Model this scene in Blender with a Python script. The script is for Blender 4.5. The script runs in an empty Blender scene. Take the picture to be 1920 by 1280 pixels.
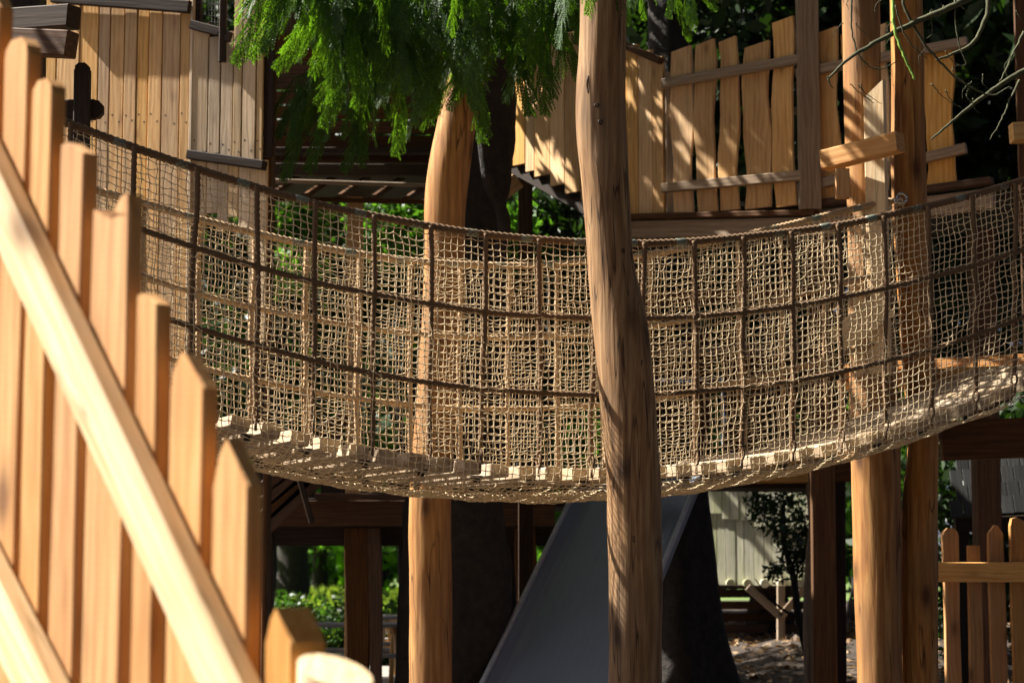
import bpy, math, random
import numpy as np
from mathutils import Vector, Matrix, noise
random.seed(7); RNG = np.random.default_rng(7)
S = bpy.context.scene
COL = S.collection

# ------------------------------------------------------------------ camera, sky, sun, exposure
FPX = 3800.0                      # focal length in pixels of a 1920 px wide frame
CAMZ = 1.55
PITCH = math.atan((1060 - 640) / FPX)
cam_d = bpy.data.cameras.new('camera'); cam = bpy.data.objects.new('camera', cam_d); COL.objects.link(cam)
cam.location = (0, 0, CAMZ); cam.rotation_euler = (math.pi / 2 + PITCH, 0, 0)
cam_d.sensor_width = 36; cam_d.lens = 36 * FPX / 1920; cam_d.clip_end = 2000; cam_d.clip_start = 0.05
cam_d.dof.use_dof = True; cam_d.dof.focus_distance = 9.75; cam_d.dof.aperture_fstop = 4.2; cam_d.dof.aperture_blades = 0
S.camera = cam

SUN_EL = math.radians(48); SUN_AZ = (-0.97, 0.23)          # plan direction towards the sun
_n = math.hypot(*SUN_AZ); SUN_AZ = (SUN_AZ[0] / _n, SUN_AZ[1] / _n)
to_sun = Vector((SUN_AZ[0] * math.cos(SUN_EL), SUN_AZ[1] * math.cos(SUN_EL), math.sin(SUN_EL)))
W = bpy.data.worlds.new('World'); S.world = W; W.use_nodes = True
nt = W.node_tree; bg = nt.nodes['Background']
sky = nt.nodes.new('ShaderNodeTexSky'); sky.sky_type = 'NISHITA'; sky.sun_disc = False
sky.sun_elevation = SUN_EL; sky.sun_rotation = math.atan2(SUN_AZ[0], SUN_AZ[1])
sky.air_density = 0.15; sky.dust_density = 2.2; sky.ozone_density = 0.0
nt.links.new(sky.outputs[0], bg.inputs[0]); bg.inputs[1].default_value = 0.052
sun_d = bpy.data.lights.new('sun', 'SUN'); sun_d.energy = 5.0; sun_d.angle = math.radians(0.5); sun_d.color = (1.0, 0.95, 0.87)
sun = bpy.data.objects.new('sun', sun_d); COL.objects.link(sun)
sun.rotation_euler = to_sun.to_track_quat('Z', 'Y').to_euler(); sun.location = to_sun * 40
S.view_settings.view_transform = 'Standard'; S.view_settings.look = 'None'
S.view_settings.gamma = 1.0; S.view_settings.use_curve_mapping = False
S.view_settings.exposure = 1.72
S.render.engine = 'CYCLES'
S.cycles.max_bounces = 5; S.cycles.diffuse_bounces = 3; S.cycles.glossy_bounces = 2; S.cycles.transmission_bounces = 3; S.cycles.use_denoising = True; S.cycles.use_adaptive_sampling = True; S.cycles.adaptive_threshold = 0.02

# ------------------------------------------------------------------ helpers
def P(px, py, Y):
    """world point at horizontal depth Y seen at photo pixel (px, py)"""
    u = (px - 960) / FPX; v = (640 - py) / FPX
    dx, dy, dz = u, math.cos(PITCH) - v * math.sin(PITCH), math.sin(PITCH) + v * math.cos(PITCH)
    k = Y / dy
    return Vector((dx * k, Y, CAMZ + dz * k))

def mesh(name, v, f, smooth=False):
    m = bpy.data.meshes.new(name)
    m.from_pydata([tuple(p) for p in v], [], [tuple(int(i) for i in q) for q in f]); m.update()
    if smooth:
        m.polygons.foreach_set('use_smooth', [True] * len(m.polygons))
    return m

def wmat(o):
    return o.matrix_basis.copy() if o.parent is None else wmat(o.parent) @ o.matrix_basis

def add(name, m, mat, parent=None, M=None):
    """link mesh m as one object; M is its world matrix"""
    o = bpy.data.objects.new(name, m); COL.objects.link(o)
    if mat is not None and len(m.materials) == 0: m.materials.append(mat)
    M = M if M is not None else Matrix()
    if parent is not None:
        o.parent = parent; o.matrix_basis = wmat(parent).inverted() @ M
    else:
        o.matrix_basis = M
    return o

def tag(o, label, cat, group=None, kind=None):
    if label: o['label'] = label
    if cat: o['category'] = cat
    if group: o['group'] = group
    if kind: o['kind'] = kind
    return o

def thing(name, loc, label, cat, group=None):
    o = bpy.data.objects.new(name, None); COL.objects.link(o); o.empty_display_size = 0.1
    o.matrix_basis = Matrix.Translation(Vector(loc))
    return tag(o, label, cat, group)

def frame(origin, z, x):
    """matrix whose local Z runs along z and local X as near x as possible"""
    z = Vector(z).normalized(); x = Vector(x); x = (x - z * x.dot(z)).normalized(); y = z.cross(x)
    M = Matrix((x, y, z)).transposed().to_4x4(); M.translation = Vector(origin)
    return M

def board_mesh(w, t, L, ch=0.004, top='flat', wav=0.0, seg=1, seed=0, slant=0.0, bend=0.0):
    """board: length on local Z (0..L), width on X, thickness on Y; chamfered long edges; shaped top"""
    rnd = random.Random(seed)
    prof = [(-w/2+ch, -t/2), (w/2-ch, -t/2), (w/2, -t/2+ch), (w/2, t/2-ch), (w/2-ch, t/2), (-w/2+ch, t/2), (-w/2, t/2-ch), (-w/2, -t/2+ch)]
    V = []; F = []
    ph = [rnd.uniform(0, 6.28) for _ in range(6)]
    for k in range(seg + 1):
        z = L * k / seg; q = k / seg * 3.0
        dl = wav * (math.sin(q * 2.1 + ph[0]) + .5 * math.sin(q * 5.3 + ph[1])) * .6
        dr = wav * (math.sin(q * 2.4 + ph[2]) + .5 * math.sin(q * 4.7 + ph[3])) * .6
        dc = bend * math.sin(math.pi * k / seg)
        for (x, y) in prof:
            s = (x / w + .5)
            xx = x + (dl * (1 - s) + dr * s) + dc
            zz = z + (slant * (s - .5) if k == seg else 0)
            V.append([xx, y, zz])
    n = 8
    for k in range(seg):
        for i in range(n):
            a = k * n + i; b = k * n + (i + 1) % n
            F.append((a, b, b + n, a + n))
    F.append(tuple(range(n - 1, -1, -1)))
    last = list(range(seg * n, seg * n + n))
    if top == 'flat':
        F.append(tuple(last))
    else:
        shapes = {'point': [(-.28, .55), (-.1, .8)], 'round': [(-.42, .22), (-.2, .42), (.2, .42), (.42, .22)],
                  'skew': [(-.40, .28), (-.2, .62), (-.05, .62)], 'notch': [(-.45, .18), (0, -.02), (.3, .3), (.45, .3)],
                  'peak': [(-.05, .5), (.1, .5)], 'lean': [(-.42, .30), (-.2, .34)]}
        h = w
        pts = shapes[top]
        a0 = len(V)
        for (sx, sz) in pts:
            V.append([sx * w + dl * .5 + dr * .5, -t/2 , L + sz * h]); V.append([sx * w + dl * .5 + dr * .5, t/2, L + sz * h])
        m = len(pts)
        fr = [last[0]] + [last[1]] + [a0 + 2 * i for i in reversed(range(m))]
        bk = [last[5], last[4]] + [a0 + 2 * i + 1 for i in reversed(range(m))]
        F.append(tuple(fr)); F.append(tuple(reversed(bk)))
        # strip round the top
        F.append((last[1], last[2], last[3], last[4], a0 + 2 * (m - 1) + 1, a0 + 2 * (m - 1)))
        for i in range(m - 1, 0, -1):
            F.append((a0 + 2 * i, a0 + 2 * i + 1, a0 + 2 * (i - 1) + 1, a0 + 2 * (i - 1)))
        F.append((a0, a0 + 1, last[5], last[6], last[7], last[0]))
    return mesh('board', V, F)

def tube(path, rad, sides=10, lobes=0, lobe=0.18, pitch=0.09, cap=True, rough=0.0, seed=0, flat=None):
    path = np.asarray(path, float); n = len(path)
    rad = np.broadcast_to(np.asarray(rad, float), (n,))
    T = np.gradient(path, axis=0); T /= np.linalg.norm(T, axis=1)[:, None]
    ref = np.array([0, 0, 1.0]) if abs(T[0][2]) < .9 else np.array([1.0, 0, 0])
    N = np.cross(T[0], ref); N /= np.linalg.norm(N)
    Ns = [N]
    for i in range(1, n):
        N = Ns[-1] - T[i] * (Ns[-1] @ T[i]); N /= np.linalg.norm(N); Ns.append(N)
    Ns = np.array(Ns); B = np.cross(T, Ns)
    s = np.concatenate([[0], np.cumsum(np.linalg.norm(np.diff(path, axis=0), axis=1))])
    a = np.linspace(0, 2 * np.pi, sides, endpoint=False)
    V = np.zeros((n, sides, 3))
    for i in range(n):
        r = np.full(sides, rad[i])
        if lobes:
            r = rad[i] * (1 - lobe + lobe * 2 * np.abs(np.cos(lobes * .5 * (a + 2 * np.pi * s[i] / (pitch * lobes) ))))
        if rough:
            r = r * np.array([1 + rough * (noise.noise((math.cos(t) * 1.1 + seed, math.sin(t) * 1.1, s[i] * 1.6)) + .4 * noise.noise((math.cos(t) * 2.5 + seed, math.sin(t) * 2.5, s[i] * 5))) for t in a])
        V[i] = path[i] + r[:, None] * (np.cos(a)[:, None] * Ns[i] + np.sin(a)[:, None] * B[i])
    V = V.reshape(-1, 3)
    idx = np.arange(n * sides).reshape(n, sides)
    A = idx[:-1]; Bq = np.roll(idx, -1, axis=1)[:-1]; Cq = np.roll(idx, -1, axis=1)[1:]; D = idx[1:]
    F = np.stack([A, Bq, Cq, D], -1).reshape(-1, 4).tolist()
    if cap:
        F.append(list(range(sides - 1, -1, -1))); F.append(list(range((n - 1) * sides, n * sides)))
    return V, F

def tube_obj(name, path, rad, mat, parent=None, smooth=True, local=True, **kw):
    """tube with its mesh centred on its first point so that object coordinates start at its foot"""
    o0 = np.array(path[0], float) if local else np.zeros(3)
    V, F = tube(np.asarray(path, float) - o0, rad, **kw)
    return add(name, mesh(name, V, F, smooth), mat, parent, Matrix.Translation(Vector(o0)))

def spline(pts, n):
    pts = np.asarray(pts, float); m = len(pts)
    ext = np.vstack([2 * pts[0] - pts[1], pts, 2 * pts[-1] - pts[-2]])
    out = []
    for t in np.linspace(0, m - 1, n):
        i = min(int(t), m - 2); u = t - i
        p0, p1, p2, p3 = ext[i:i + 4]
        out.append(.5 * (2 * p1 + (p2 - p0) * u + (2 * p0 - 5 * p1 + 4 * p2 - p3) * u * u + (3 * p1 - p0 - 3 * p2 + p3) * u ** 3))
    return np.array(out)

def join(parts):
    V = []; F = []; o = 0
    for v, f in parts:
        V.append(np.asarray(v, float)); F += [[i + o for i in q] for q in f]; o += len(v)
    return np.vstack(V), F

def box(cx, cy, cz, sx, sy, sz, ch=0.006):
    """box with chamfered vertical profile along Z"""
    p = [(-sx/2+ch, -sy/2), (sx/2-ch, -sy/2), (sx/2, -sy/2+ch), (sx/2, sy/2-ch), (sx/2-ch, sy/2), (-sx/2+ch, sy/2), (-sx/2, sy/2-ch), (-sx/2, -sy/2+ch)]
    V = [(cx + x, cy + y, cz - sz/2) for x, y in p] + [(cx + x, cy + y, cz + sz/2) for x, y in p]
    F = [(i, (i + 1) % 8, 8 + (i + 1) % 8, 8 + i) for i in range(8)] + [tuple(range(7, -1, -1)), tuple(range(8, 16))]
    return V, F

# ------------------------------------------------------------------ materials
def nodes(name):
    m = bpy.data.materials.new(name); m.use_nodes = True
    t = m.node_tree; b = t.nodes['Principled BSDF']
    return m, t, b
def N(t, kind, **kw):
    n = t.nodes.new(kind)
    for k, v in kw.items():
        if hasattr(n, k): setattr(n, k, v)
        else: n.inputs[k.replace('_', ' ')].default_value = v
    return n
def ramp(t, stops):
    r = t.nodes.new('ShaderNodeValToRGB'); e = r.color_ramp.elements
    while len(e) < len(stops): e.new(0.5)
    for q, (p, c) in zip(e, stops): q.position = p; q.color = (*c, 1)
    return r

def wood(name, dark, mid, light, rough=0.72, grain=1.0, saw=0.0, knots=0.5, vary=0.22, stain=None, stain_amt=0.3, nails=False, cracks=0.0, ksize=1.0, bump=.004):
    m, t, b = nodes(name); L = t.links.new
    tc = N(t, 'ShaderNodeTexCoord'); oi = N(t, 'ShaderNodeObjectInfo')
    mul = N(t, 'ShaderNodeVectorMath', operation='MULTIPLY'); mul.inputs[1].default_value = (13, 7, 31)
    cmb = N(t, 'ShaderNodeCombineXYZ')
    for i in range(3): L(oi.outputs['Random'], cmb.inputs[i])
    L(cmb.outputs[0], mul.inputs[0])
    ad = N(t, 'ShaderNodeVectorMath', operation='ADD'); L(tc.outputs['Object'], ad.inputs[0]); L(mul.outputs[0], ad.inputs[1])
    mp = N(t, 'ShaderNodeMapping'); mp.inputs['Scale'].default_value = (1, 1, .07); L(ad.outputs[0], mp.inputs[0])
    n1 = N(t, 'ShaderNodeTexNoise', Scale=42 * grain, Detail=4, Roughness=.62, Distortion=.5); L(mp.outputs[0], n1.inputs[0])
    mp2 = N(t, 'ShaderNodeMapping'); mp2.inputs['Scale'].default_value = (1, 1, .16); L(ad.outputs[0], mp2.inputs[0])
    wv = N(t, 'ShaderNodeTexWave', wave_type='BANDS', bands_direction='X', Scale=9 * grain, Distortion=9, Detail=3); wv.inputs['Detail Scale'].default_value = 1.3
    L(mp2.outputs[0], wv.inputs[0])
    mix = N(t, 'ShaderNodeMath', operation='MULTIPLY_ADD'); L(wv.outputs['Fac'], mix.inputs[0]); mix.inputs[1].default_value = .17
    sc = N(t, 'ShaderNodeMath', operation='MULTIPLY'); L(n1.outputs[0], sc.inputs[0]); sc.inputs[1].default_value = .86
    L(sc.outputs[0], mix.inputs[2])
    r = ramp(t, [(.22, dark), (.5, mid), (.8, light)]); L(mix.outputs[0], r.inputs[0])
    col = r.outputs[0]
    # broad stain
    n2 = N(t, 'ShaderNodeTexNoise', Scale=2.6, Detail=4, Roughness=.6); mp3 = N(t, 'ShaderNodeMapping'); mp3.inputs['Scale'].default_value = (1.6, 1.6, .5)
    L(ad.outputs[0], mp3.inputs[0]); L(mp3.outputs[0], n2.inputs[0])
    sr = ramp(t, [(.42, (0, 0, 0)), (.72, (1, 1, 1))]); L(n2.outputs[0], sr.inputs[0])
    sm = N(t, 'ShaderNodeMath', operation='MULTIPLY'); L(sr.outputs[0], sm.inputs[0]); sm.inputs[1].default_value = stain_amt
    mx = N(t, 'ShaderNodeMix', data_type='RGBA'); L(sm.outputs[0], mx.inputs[0]); L(col, mx.inputs[6])
    mx.inputs[7].default_value = (*(stain or dark), 1); col = mx.outputs[2]
    # knots
    if knots:
        mk = N(t, 'ShaderNodeMapping'); mk.inputs['Scale'].default_value = (4.2, 4.2, 1.9); L(ad.outputs[0], mk.inputs[0])
        vo = N(t, 'ShaderNodeTexVoronoi', Scale=1.0); L(mk.outputs[0], vo.inputs[0])
        kr = ramp(t, [(.035 * ksize, (1, 1, 1)), (.10 * ksize, (.25, .25, .25)), (.17 * ksize, (0, 0, 0))]); L(vo.outputs['Distance'], kr.inputs[0])
        km = N(t, 'ShaderNodeMath', operation='MULTIPLY'); L(kr.outputs[0], km.inputs[0]); km.inputs[1].default_value = knots
        mx2 = N(t, 'ShaderNodeMix', data_type='RGBA'); L(km.outputs[0], mx2.inputs[0]); L(col, mx2.inputs[6])
        mx2.inputs[7].default_value = (dark[0] * .35, dark[1] * .3, dark[2] * .3, 1); col = mx2.outputs[2]
    hb = mix.outputs[0]
    if cracks:
        mc = N(t, 'ShaderNodeMapping'); mc.inputs['Scale'].default_value = (9, 9, .55); L(ad.outputs[0], mc.inputs[0])
        nc = N(t, 'ShaderNodeTexNoise', Scale=1.6, Detail=2, Distortion=.4); L(mc.outputs[0], nc.inputs[0])
        cr = ramp(t, [(.482, (0, 0, 0)), (.5, (1, 1, 1)), (.518, (0, 0, 0))]); L(nc.outputs[0], cr.inputs[0])
        nm = N(t, 'ShaderNodeTexNoise', Scale=1.7, Detail=1); L(ad.outputs[0], nm.inputs[0])
        nr = ramp(t, [(.44, (0, 0, 0)), (.52, (1, 1, 1))]); L(nm.outputs[0], nr.inputs[0])
        cm = N(t, 'ShaderNodeMath', operation='MULTIPLY'); L(cr.outputs[0], cm.inputs[0]); L(nr.outputs[0], cm.inputs[1])
        cm2 = N(t, 'ShaderNodeMath', operation='MULTIPLY'); L(cm.outputs[0], cm2.inputs[0]); cm2.inputs[1].default_value = cracks
        mx3 = N(t, 'ShaderNodeMix', data_type='RGBA'); L(cm2.outputs[0], mx3.inputs[0]); L(col, mx3.inputs[6])
        mx3.inputs[7].default_value = (dark[0] * .3, dark[1] * .28, dark[2] * .25, 1); col = mx3.outputs[2]
    if saw:
        ws = N(t, 'ShaderNodeTexWave', wave_type='BANDS', bands_direction='Z', Scale=22, Distortion=5, Detail=2); L(ad.outputs[0], ws.inputs[0])
        ws.inputs['Detail Scale'].default_value = .6
        hs = N(t, 'ShaderNodeMath', operation='MULTIPLY_ADD'); L(ws.outputs['Fac'], hs.inputs[0]); hs.inputs[1].default_value = saw; L(hb, hs.inputs[2]); hb = hs.outputs[0]
        mr = N(t, 'ShaderNodeMapRange'); L(ws.outputs['Fac'], mr.inputs[0]); mr.inputs[3].default_value = 1 - saw * .35; mr.inputs[4].default_value = 1.0
        ml = N(t, 'ShaderNodeMix', data_type='RGBA', blend_type='MULTIPLY'); ml.inputs[0].default_value = 1; L(col, ml.inputs[6]); L(mr.outputs[0], ml.inputs[7]); col = ml.outputs[2]
    hv = N(t, 'ShaderNodeHueSaturation'); L(col, hv.inputs['Color'])
    v = N(t, 'ShaderNodeMapRange'); L(oi.outputs['Random'], v.inputs[0]); v.inputs[3].default_value = 1 - vary; v.inputs[4].default_value = 1 + vary; L(v.outputs[0], hv.inputs['Value'])
    fr = N(t, 'ShaderNodeMath', operation='FRACT'); m7 = N(t, 'ShaderNodeMath', operation='MULTIPLY'); L(oi.outputs['Random'], m7.inputs[0]); m7.inputs[1].default_value = 7.31; L(m7.outputs[0], fr.inputs[0])
    v2 = N(t, 'ShaderNodeMapRange'); L(fr.outputs[0], v2.inputs[0]); v2.inputs[3].default_value = 1 - vary * .9; v2.inputs[4].default_value = 1 + vary * .5; L(v2.outputs[0], hv.inputs['Saturation'])
    L(hv.outputs[0], b.inputs['Base Color'])
    b.inputs['Roughness'].default_value = rough; b.inputs['Specular IOR Level'].default_value = .3
    bp = N(t, 'ShaderNodeBump', Strength=.4, Distance=bump); L(hb, bp.inputs['Height']); L(bp.outputs[0], b.inputs['Normal'])
    return m

def leafmat(name, a, c, trans=0.45, tr_col=None, rough=.45, spec=.4):
    m, t, b = nodes(name); L = t.links.new
    g = N(t, 'ShaderNodeNewGeometry'); r = ramp(t, [(0, a), (1, c)]); L(g.outputs['Random Per Island'], r.inputs[0])
    L(r.outputs[0], b.inputs['Base Color']); b.inputs['Roughness'].default_value = rough; b.inputs['Specular IOR Level'].default_value = spec
    tr = N(t, 'ShaderNodeBsdfTranslucent'); mxc = N(t, 'ShaderNodeMix', data_type='RGBA', blend_type='MULTIPLY'); mxc.inputs[0].default_value = 1
    L(r.outputs[0], mxc.inputs[6]); mxc.inputs[7].default_value = (*(tr_col or (1.6, 1.9, .5)), 1); L(mxc.outputs[2], tr.inputs[0])
    ms = N(t, 'ShaderNodeMixShader'); ms.inputs[0].default_value = trans
    L(b.outputs[0], ms.inputs[1]); L(tr.outputs[0], ms.inputs[2]); L(ms.outputs[0], t.nodes['Material Output'].inputs['Surface'])
    return m

def plain(name, col, rough=.6, metal=0.0, var=.25, scale=20, bump=.2, dist=.003):
    m, t, b = nodes(name); L = t.links.new
    tc = N(t, 'ShaderNodeTexCoord'); n = N(t, 'ShaderNodeTexNoise', Scale=scale, Detail=6, Roughness=.6); L(tc.outputs['Object'], n.inputs[0])
    r = ramp(t, [(.3, tuple(q * (1 - var) for q in col)), (.7, tuple(min(1, q * (1 + var)) for q in col))]); L(n.outputs[0], r.inputs[0]); L(r.outputs[0], b.inputs['Base Color'])
    b.inputs['Roughness'].default_value = rough; b.inputs['Metallic'].default_value = metal
    bp = N(t, 'ShaderNodeBump', Strength=bump, Distance=dist); L(n.outputs[0], bp.inputs['Height']); L(bp.outputs[0], b.inputs['Normal'])
    return m

M_PINE = wood('pine_new', (.33, .135, .032), (.47, .232, .07), (.58, .345, .13), saw=.05, knots=.8, ksize=1.3, vary=.10, stain=(.55, .24, .06), stain_amt=.6)
M_RAIL = wood('pine_rail', (.58, .37, .17), (.73, .54, .31), (.80, .65, .42), knots=.95, ksize=1.4, vary=.05, cracks=.5)
M_CLAD = wood('larch_cladding', (.50, .23, .06), (.71, .40, .135), (.80, .52, .22), saw=.07, knots=.6, vary=.22, stain=(.22, .13, .07), stain_amt=.35)
M_PALE = wood('weathered_cladding', (.50, .33, .16), (.68, .48, .26), (.78, .60, .36), saw=.06, knots=.5, vary=.25, stain=(.20, .17, .14), stain_amt=.5)
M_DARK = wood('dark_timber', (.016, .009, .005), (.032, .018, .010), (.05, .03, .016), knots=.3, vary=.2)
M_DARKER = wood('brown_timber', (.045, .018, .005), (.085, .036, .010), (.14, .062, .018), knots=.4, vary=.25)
M_GREY = wood('grey_rail', (.20, .14, .09), (.33, .24, .16), (.44, .34, .24), knots=.5, vary=.12)
M_POST = wood('debarked_post', (.20, .072, .014), (.37, .165, .04), (.52, .285, .09), grain=.8, knots=.9, vary=.08, cracks=1.0, stain=(.19, .10, .045), stain_amt=.7, ksize=1.6, bump=.010)
M_POST_OLD = wood('weathered_post', (.11, .05, .017), (.25, .13, .05), (.42, .26, .12), grain=.9, knots=.95, vary=.05, cracks=1.0, stain=(.17, .115, .065), stain_amt=.75, ksize=1.7, bump=.012)
M_OLDLOG = wood('old_log', (.05, .03, .018), (.13, .08, .05), (.22, .145, .095), knots=.6, cracks=.8, bump=.01)
M_SHEEN = wood('sky_sheen_timber', (.16, .145, .125), (.25, .235, .215), (.34, .325, .30), knots=.2, vary=.1)  # sky sheen on the table planks, put into the colour as pale grey
M_DECK = wood('deck_plank', (.28, .19, .115), (.43, .32, .20), (.57, .46, .32), knots=.2, vary=.12)
M_HUT = wood('lichened_board', (.36, .34, .23), (.56, .53, .38), (.70, .67, .50), knots=.2, vary=.2, stain=(.30, .36, .12), stain_amt=.5)
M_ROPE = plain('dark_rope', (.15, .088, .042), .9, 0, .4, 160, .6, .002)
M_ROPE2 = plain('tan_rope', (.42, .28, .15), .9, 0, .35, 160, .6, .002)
M_NET = plain('net_twine', (.80, .60, .37), .85, 0, .35, 70, .3, .001)
M_FERR = plain('ferrule_metal', (.20, .22, .17), .5, .4, .2, 60, .2)
M_STEEL = plain('bright_steel', (.62, .63, .65), .22, 1.0, .1, 30, .05)
M_BARK = plain('dark_bark', (.022, .017, .013), .95, 0, .5, 14, 1.0, .03)
M_MOSS = plain('mossy_bark', (.055, .055, .022), .9, 0, .5, 60, .6, .004)
M_LIME = plain('green_shoot', (.22, .38, .05), .6, 0, .3, 60, .4, .003)

# ------------------------------------------------------------------ the bridge's geometry (plan line and sag curves)
BA = math.radians(24); BW = 0.95
BC = Vector((0.3595, 9.7, 0)); BD = Vector((math.cos(BA), math.sin(BA), 0)); BN = Vector((-math.sin(BA), math.cos(BA), 0))
TOPP = [-8.70332232e-04, -1.75262330e-03, 7.17035154e-02, 3.45761638e-02, 1.54926835e+00 + CAMZ]
BOTP = [0.07236946, 0.01238087, 0.43393015 + CAMZ]
def hit(px, py, off=0.0):
    """bridge parameter t and height where the line of sight through a photo pixel meets a side of the bridge"""
    r = P(px, py, 10.0) - Vector((0, 0, CAMZ)); c = BC + BN * off
    k = c.dot(BN) / r.dot(BN); q = r * k
    return (q - c).dot(BD), q.z + CAMZ
_far = [hit(*p, off=BW) for p in [(165, 350), (350, 400), (480, 437), (600, 463), (800, 487), (1000, 494), (1150, 488), (1300, 462), (1500, 414), (1600, 393), (1690, 372)]]
FARP = np.polyfit([a for a, _ in _far], [z for _, z in _far], 4)
def pt(t, off, z): q = BC + BD * t + BN * off; return np.array((q.x, q.y, z))
topz = lambda t: float(np.polyval(TOPP, t)); botz = lambda t: float(np.polyval(BOTP, t)); farz = lambda t: float(np.polyval(FARP, t))
T0, T1 = -2.62, 3.25          # near side
F0, F1 = -2.55, 2.52          # far side

# ------------------------------------------------------------------ ground, meadow
def sstep(a, b, x):
    x = min(1, max(0, (x - a) / (b - a))); return x * x * (3 - 2 * x)
def gz(x, y):
    return .72 * sstep(16, 23, y) * sstep(.6, 3.2, x) * (1 - sstep(45, 80, y)) + .03 * noise.noise((x * .5, y * .5, 0)) * (1 - sstep(20, 40, y))
xs = np.concatenate([np.linspace(-300, -14, 12), np.linspace(-12, 16, 57), np.linspace(18, 300, 12)])
ys = np.concatenate([np.linspace(-30, 3, 10), np.linspace(4, 40, 60), np.linspace(45, 500, 20)])
V = [(x, y, gz(x, y)) for y in ys for x in xs]; nx = len(xs)
F = [(j * nx + i, j * nx + i + 1, (j + 1) * nx + i + 1, (j + 1) * nx + i) for j in range(len(ys) - 1) for i in range(nx - 1)]
def ground_mat():
    m, t, b = nodes('bark_chip_ground'); L = t.links.new
    tc = N(t, 'ShaderNodeTexCoord')
    vo = N(t, 'ShaderNodeTexVoronoi', Scale=18); L(tc.outputs['Object'], vo.inputs[0])
    n = N(t, 'ShaderNodeTexNoise', Scale=1.1, Detail=6); L(tc.outputs['Object'], n.inputs[0])
    r = ramp(t, [(.3, (.035, .022, .013)), (.55, (.07, .047, .03)), (.75, (.13, .095, .065))]); L(n.outputs[0], r.inputs[0])
    mx = N(t, 'ShaderNodeMix', data_type='RGBA', blend_type='MULTIPLY'); mx.inputs[0].default_value = .7; L(r.outputs[0], mx.inputs[6]); bw_ = N(t, 'ShaderNodeRGBToBW'); L(vo.outputs['Color'], bw_.inputs[0]); L(bw_.outputs[0], mx.inputs[7])
    L(mx.outputs[2], b.inputs['Base Color']); b.inputs['Roughness'].default_value = .95
    bp = N(t, 'ShaderNodeBump', Strength=.8, Distance=.02); L(vo.outputs['Distance'], bp.inputs['Height']); L(bp.outputs[0], b.inputs['Normal'])
    return m
tag(add('ground', mesh('ground', V, F, True), ground_mat()), None, None, kind='structure')
V = [(-300, 36, .006), (300, 36, .006), (300, 500, .006), (-300, 500, .006)]
tag(add('meadow', mesh('meadow', V, [(0, 1, 2, 3)]), plain('meadow_green', (.10, .16, .03), .9, 0, .4, .7, .4, .05)), None, None, kind='structure')
gv = []; gf = []
for k in range(26000):
    y = 33 + 60 * RNG.random() ** 1.6; x = y * RNG.uniform(-.17, .03); h = RNG.uniform(.35, .8); w = .012 + .0006 * y; a = RNG.uniform(0, 3.14)
    lx, ly = RNG.normal(0, .15, 2) * h; i = len(gv)
    gv += [(x - w * math.cos(a), y - w * math.sin(a), 0), (x + w * math.cos(a), y + w * math.sin(a), 0), (x + lx, y + ly, h)]; gf.append((i, i + 1, i + 2))
tag(add('meadow_grass', mesh('grass', gv, gf), leafmat('grass_blade', (.12, .20, .03), (.34, .38, .09), .4)), 'tall sunlit meadow grass beyond the dark hedge', 'grass', kind='stuff')

# ------------------------------------------------------------------ trees and other vegetation far behind
def leaves(n, centres, spread, size, seed, squash=1.0, up=0.0):
    g = np.random.default_rng(seed); centres = np.asarray(centres, float)
    c = centres[g.integers(0, len(centres), n)]
    d = g.normal(size=(n, 3)); d /= np.linalg.norm(d, axis=1)[:, None]; d *= (g.random(n) ** .45)[:, None] * spread; d[:, 2] *= squash
    p = c + d
    a = g.normal(size=(n, 3)); a[:, 2] -= up; a /= np.linalg.norm(a, axis=1)[:, None]
    b = np.cross(a, g.normal(size=(n, 3))); b /= np.linalg.norm(b, axis=1)[:, None]
    nrm = np.cross(a, b)
    s = (size * g.uniform(.6, 1.3, n))[:, None]
    V = np.stack([p - a * s, p + b * s * .42 - nrm * s * .1, p + a * s, p - b * s * .42 - nrm * s * .1], 1).reshape(-1, 3)
    F = np.arange(n * 4).reshape(n, 4)
    m = bpy.data.meshes.new('leaves'); m.vertices.add(n * 4); m.vertices.foreach_set('co', V.ravel())
    m.loops.add(n * 4); m.loops.foreach_set('vertex_index', F.ravel().astype(np.int32)); m.polygons.add(n)
    m.polygons.foreach_set('loop_start', np.arange(0, n * 4, 4, dtype=np.int32)); m.polygons.foreach_set('loop_total', np.full(n, 4, np.int32)); m.update(calc_edges=True); m.validate()
    return m
def clumps(n, r, seed, cz=0.0, shell=.5):
    g = np.random.default_rng(seed); d = g.normal(size=(n, 3)); d /= np.linalg.norm(d, axis=1)[:, None]
    d *= (g.random(n) ** shell)[:, None]; return d * np.array(r) + np.array((0, 0, cz))
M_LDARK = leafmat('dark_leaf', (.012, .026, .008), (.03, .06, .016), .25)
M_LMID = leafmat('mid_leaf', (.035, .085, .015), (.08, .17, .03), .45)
M_LBRIGHT = leafmat('bright_leaf', (.07, .17, .02), (.16, .30, .04), .5)
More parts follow.
